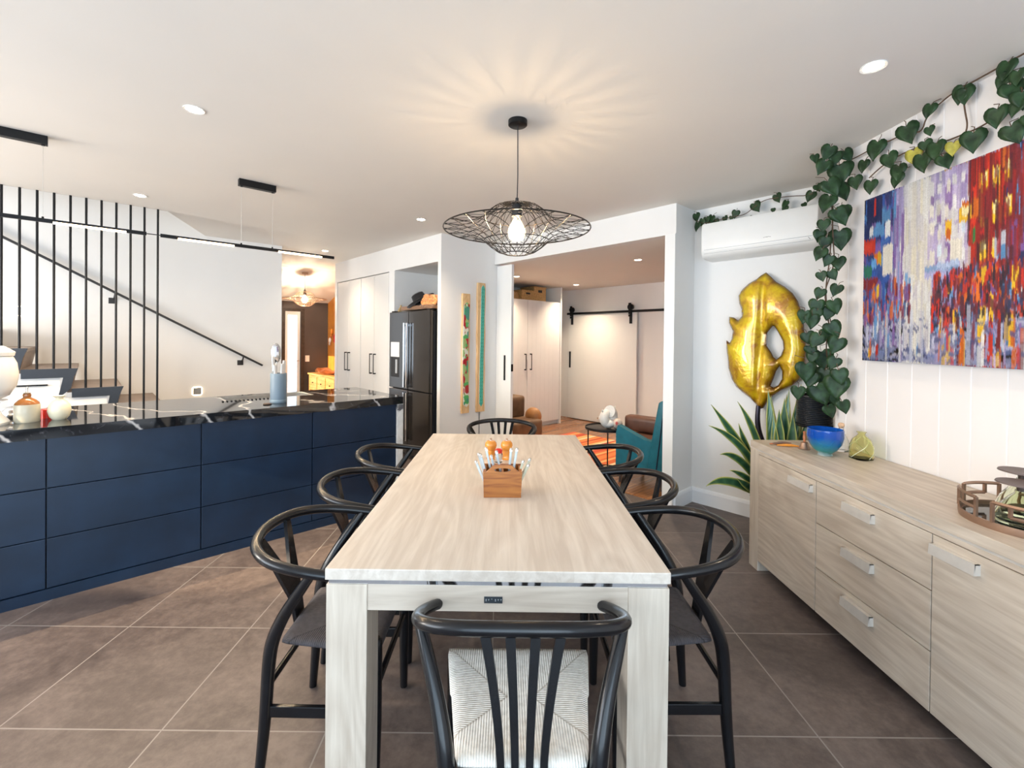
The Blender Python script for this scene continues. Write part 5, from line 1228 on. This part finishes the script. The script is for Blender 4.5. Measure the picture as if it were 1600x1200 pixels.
def heart(p, c, w, down, nrm, curl):
    down = Vector(down).normalized(); nrm = Vector(nrm).normalized(); side = down.cross(nrm).normalized(); nrm = side.cross(down).normalized()
    P = lambda x, y: Vector(c)-VO+side*x*w-down*y*w+nrm*(-curl*w*(abs(x)*.9-.0) + .10*w*math.sin(abs(x)*5) - .28*w*max(0, -y)**1.6*curl*2)
    mids = [p.bm.verts.new(P(0, y)+nrm*(-.03*w)) for y in MID]
    for s in (1, -1):
        q1 = [p.bm.verts.new(P(s*x*.55, y*.55+MID[i]*.45)) for i, (x, y) in enumerate(HALF[:-1])]
        q2 = [p.bm.verts.new(P(s*x, y)) for x, y in HALF[:-1]]
        def face(*v): 
            try: p.bm.faces.new(v if s == 1 else v[::-1])
            except ValueError: pass
        for i in range(len(q1)-1):
            face(mids[i], q1[i], q1[i+1], mids[i+1]); face(q1[i], q2[i], q2[i+1], q1[i+1])
        face(mids[-2], q1[-1], mids[-1]); face(q1[-1], q2[-1], mids[-1])
def foliage(data, nrm0, spread, name, seed):
    rn = random.Random(seed); p = B(); py = B(); pet = B()
    for x, y, z, w, yl in data:
        z = min(z, 2.552-.28*w)
        q = py if yl else p
        nr = Vector(nrm0)+Vector((rn.uniform(-spread, spread), rn.uniform(-spread, spread), rn.uniform(.05, .5)))
        perp = Vector((0, 0, 1)).cross(Vector(nrm0)).normalized()
        dn = Vector((0, 0, -1))+perp*rn.uniform(-.55, .55)
        c = Vector((x, y, z+.10*w)); heart(q, c, w*1.06, dn, nr, rn.uniform(.05, .22))
        a = c-VO-dn.normalized()*w*.16; pet.tube([a, a-dn.normalized()*w*.35-nr.normalized()*.012, a-dn.normalized()*w*.5+perp*rn.uniform(-.5, .5)*w-nr.normalized()*.022], .0018, 5)
    o = p.out(name, leafm, vt, True, ang=180, solid=.0012)
    if any(d[4] for d in data): py.out('young_leaves', leafy, vt, True, ang=180, solid=.0012)
    else: py.bm.free()
    tag(pet.out('leaf_stalks', stemm, vt), kind='stuff')
foliage(VW, (-1, -.45, 0), .25, 'foliage', 1)
foliage(VS, (-.55, -1, 0), .35, 'foliage', 2)
foliage(VA, (-.8, -.6, 0), .35, 'foliage', 3)
strand_mesh('vine_stem', [SW1, SW2, SW3], .0035)
strand_mesh('vine_stem', [SS, [(q[0]+.02*math.sin(i*1.3), q[1]-.015, q[2]) for i, q in enumerate(SS)]], .0035)
strand_mesh('vine_stem', [SA], .003)
p = B(); p.tube([(0, 0, .12), (-.02, -.05, .20), Vector(SS[-1])-VO, Vector(SS[-2])-VO], .004, 6, smooth=2); p.lathe([(0, .155), (.093, .155), (.093, .165), (0, .17)], 24); p.out('soil', darkw, vt)
# ================================================================== camera
f, pcx, pcy = 711.9, 791.2, 535.2; pt, rl = R(.429), R(.6018)
cp, sp_, cr, sr_ = math.cos(pt), math.sin(pt), math.cos(rl), math.sin(rl)
Rx = Matrix(((1, 0, 0), (0, cp, -sp_), (0, sp_, cp))); Rz = Matrix(((cr, -sr_, 0), (sr_, cr, 0), (0, 0, 1))); M = Rz @ Rx
w = lambda r: Vector((r[0], r[2], -r[1]))                     # (x, y down, z fwd) -> world
xr, yd, zf = w(M[0]), w(M[1]), w(M[2])
cam = bpy.data.cameras.new('camera'); co = bpy.data.objects.new('camera', cam); COL.objects.link(co)
co.matrix_world = Matrix(((xr[0], -yd[0], -zf[0], 0), (xr[1], -yd[1], -zf[1], 0), (xr[2], -yd[2], -zf[2], 1.42), (0, 0, 0, 1)))
cam.sensor_width = 36; cam.sensor_fit = 'HORIZONTAL'; cam.lens = f*36/1600
cam.shift_x = (800-pcx)/1600; cam.shift_y = (pcy-600)/1600; cam.clip_start = .02
SC.camera = co
# ================================================================== light
wd = bpy.data.worlds.new('sky'); SC.world = wd; wd.use_nodes = True; nt = wd.node_tree; bg = nt.nodes['Background']
bg.inputs[0].default_value = (.80, .90, 1, 1); bg.inputs[1].default_value = 1.6
def area(name, loc, rot, sx, sy, e, col):
    o = lamp('AREA', name, loc, e, col, None, shape='RECTANGLE', size=sx, size_y=sy); o.rotation_euler = rot; return o
area('window_daylight', (-.85, -2.28, 1.25), (R(90), 0, 0), 5.2, 2.1, 100, (.62, .81, 1))
o = area('window_daylight', H(-3.18, 2.4, 1.45), (R(90), 0, HA-R(90)), 2.3, 1.6, 60, (.82, .90, 1))
o = area('window_daylight', H(-3.18, 4.5, 1.6), (R(90), 0, HA-R(90)), 1.1, 1.3, 75, (1, .93, .84))
sun = lamp('SUN', 'sun', (0, 0, 8), 6, (1, .80, .55), None, angle=R(.6))
dv = (U*1+V*.10+Vector((0, 0, -.42))).normalized(); sun.rotation_euler = dv.to_track_quat('-Z', 'Y').to_euler()
vs = SC.view_settings; SC.display_settings.display_device = 'sRGB'
vs.view_transform = 'Standard'; vs.look = 'None'; vs.exposure = .8; vs.gamma = 1; vs.use_curve_mapping = False
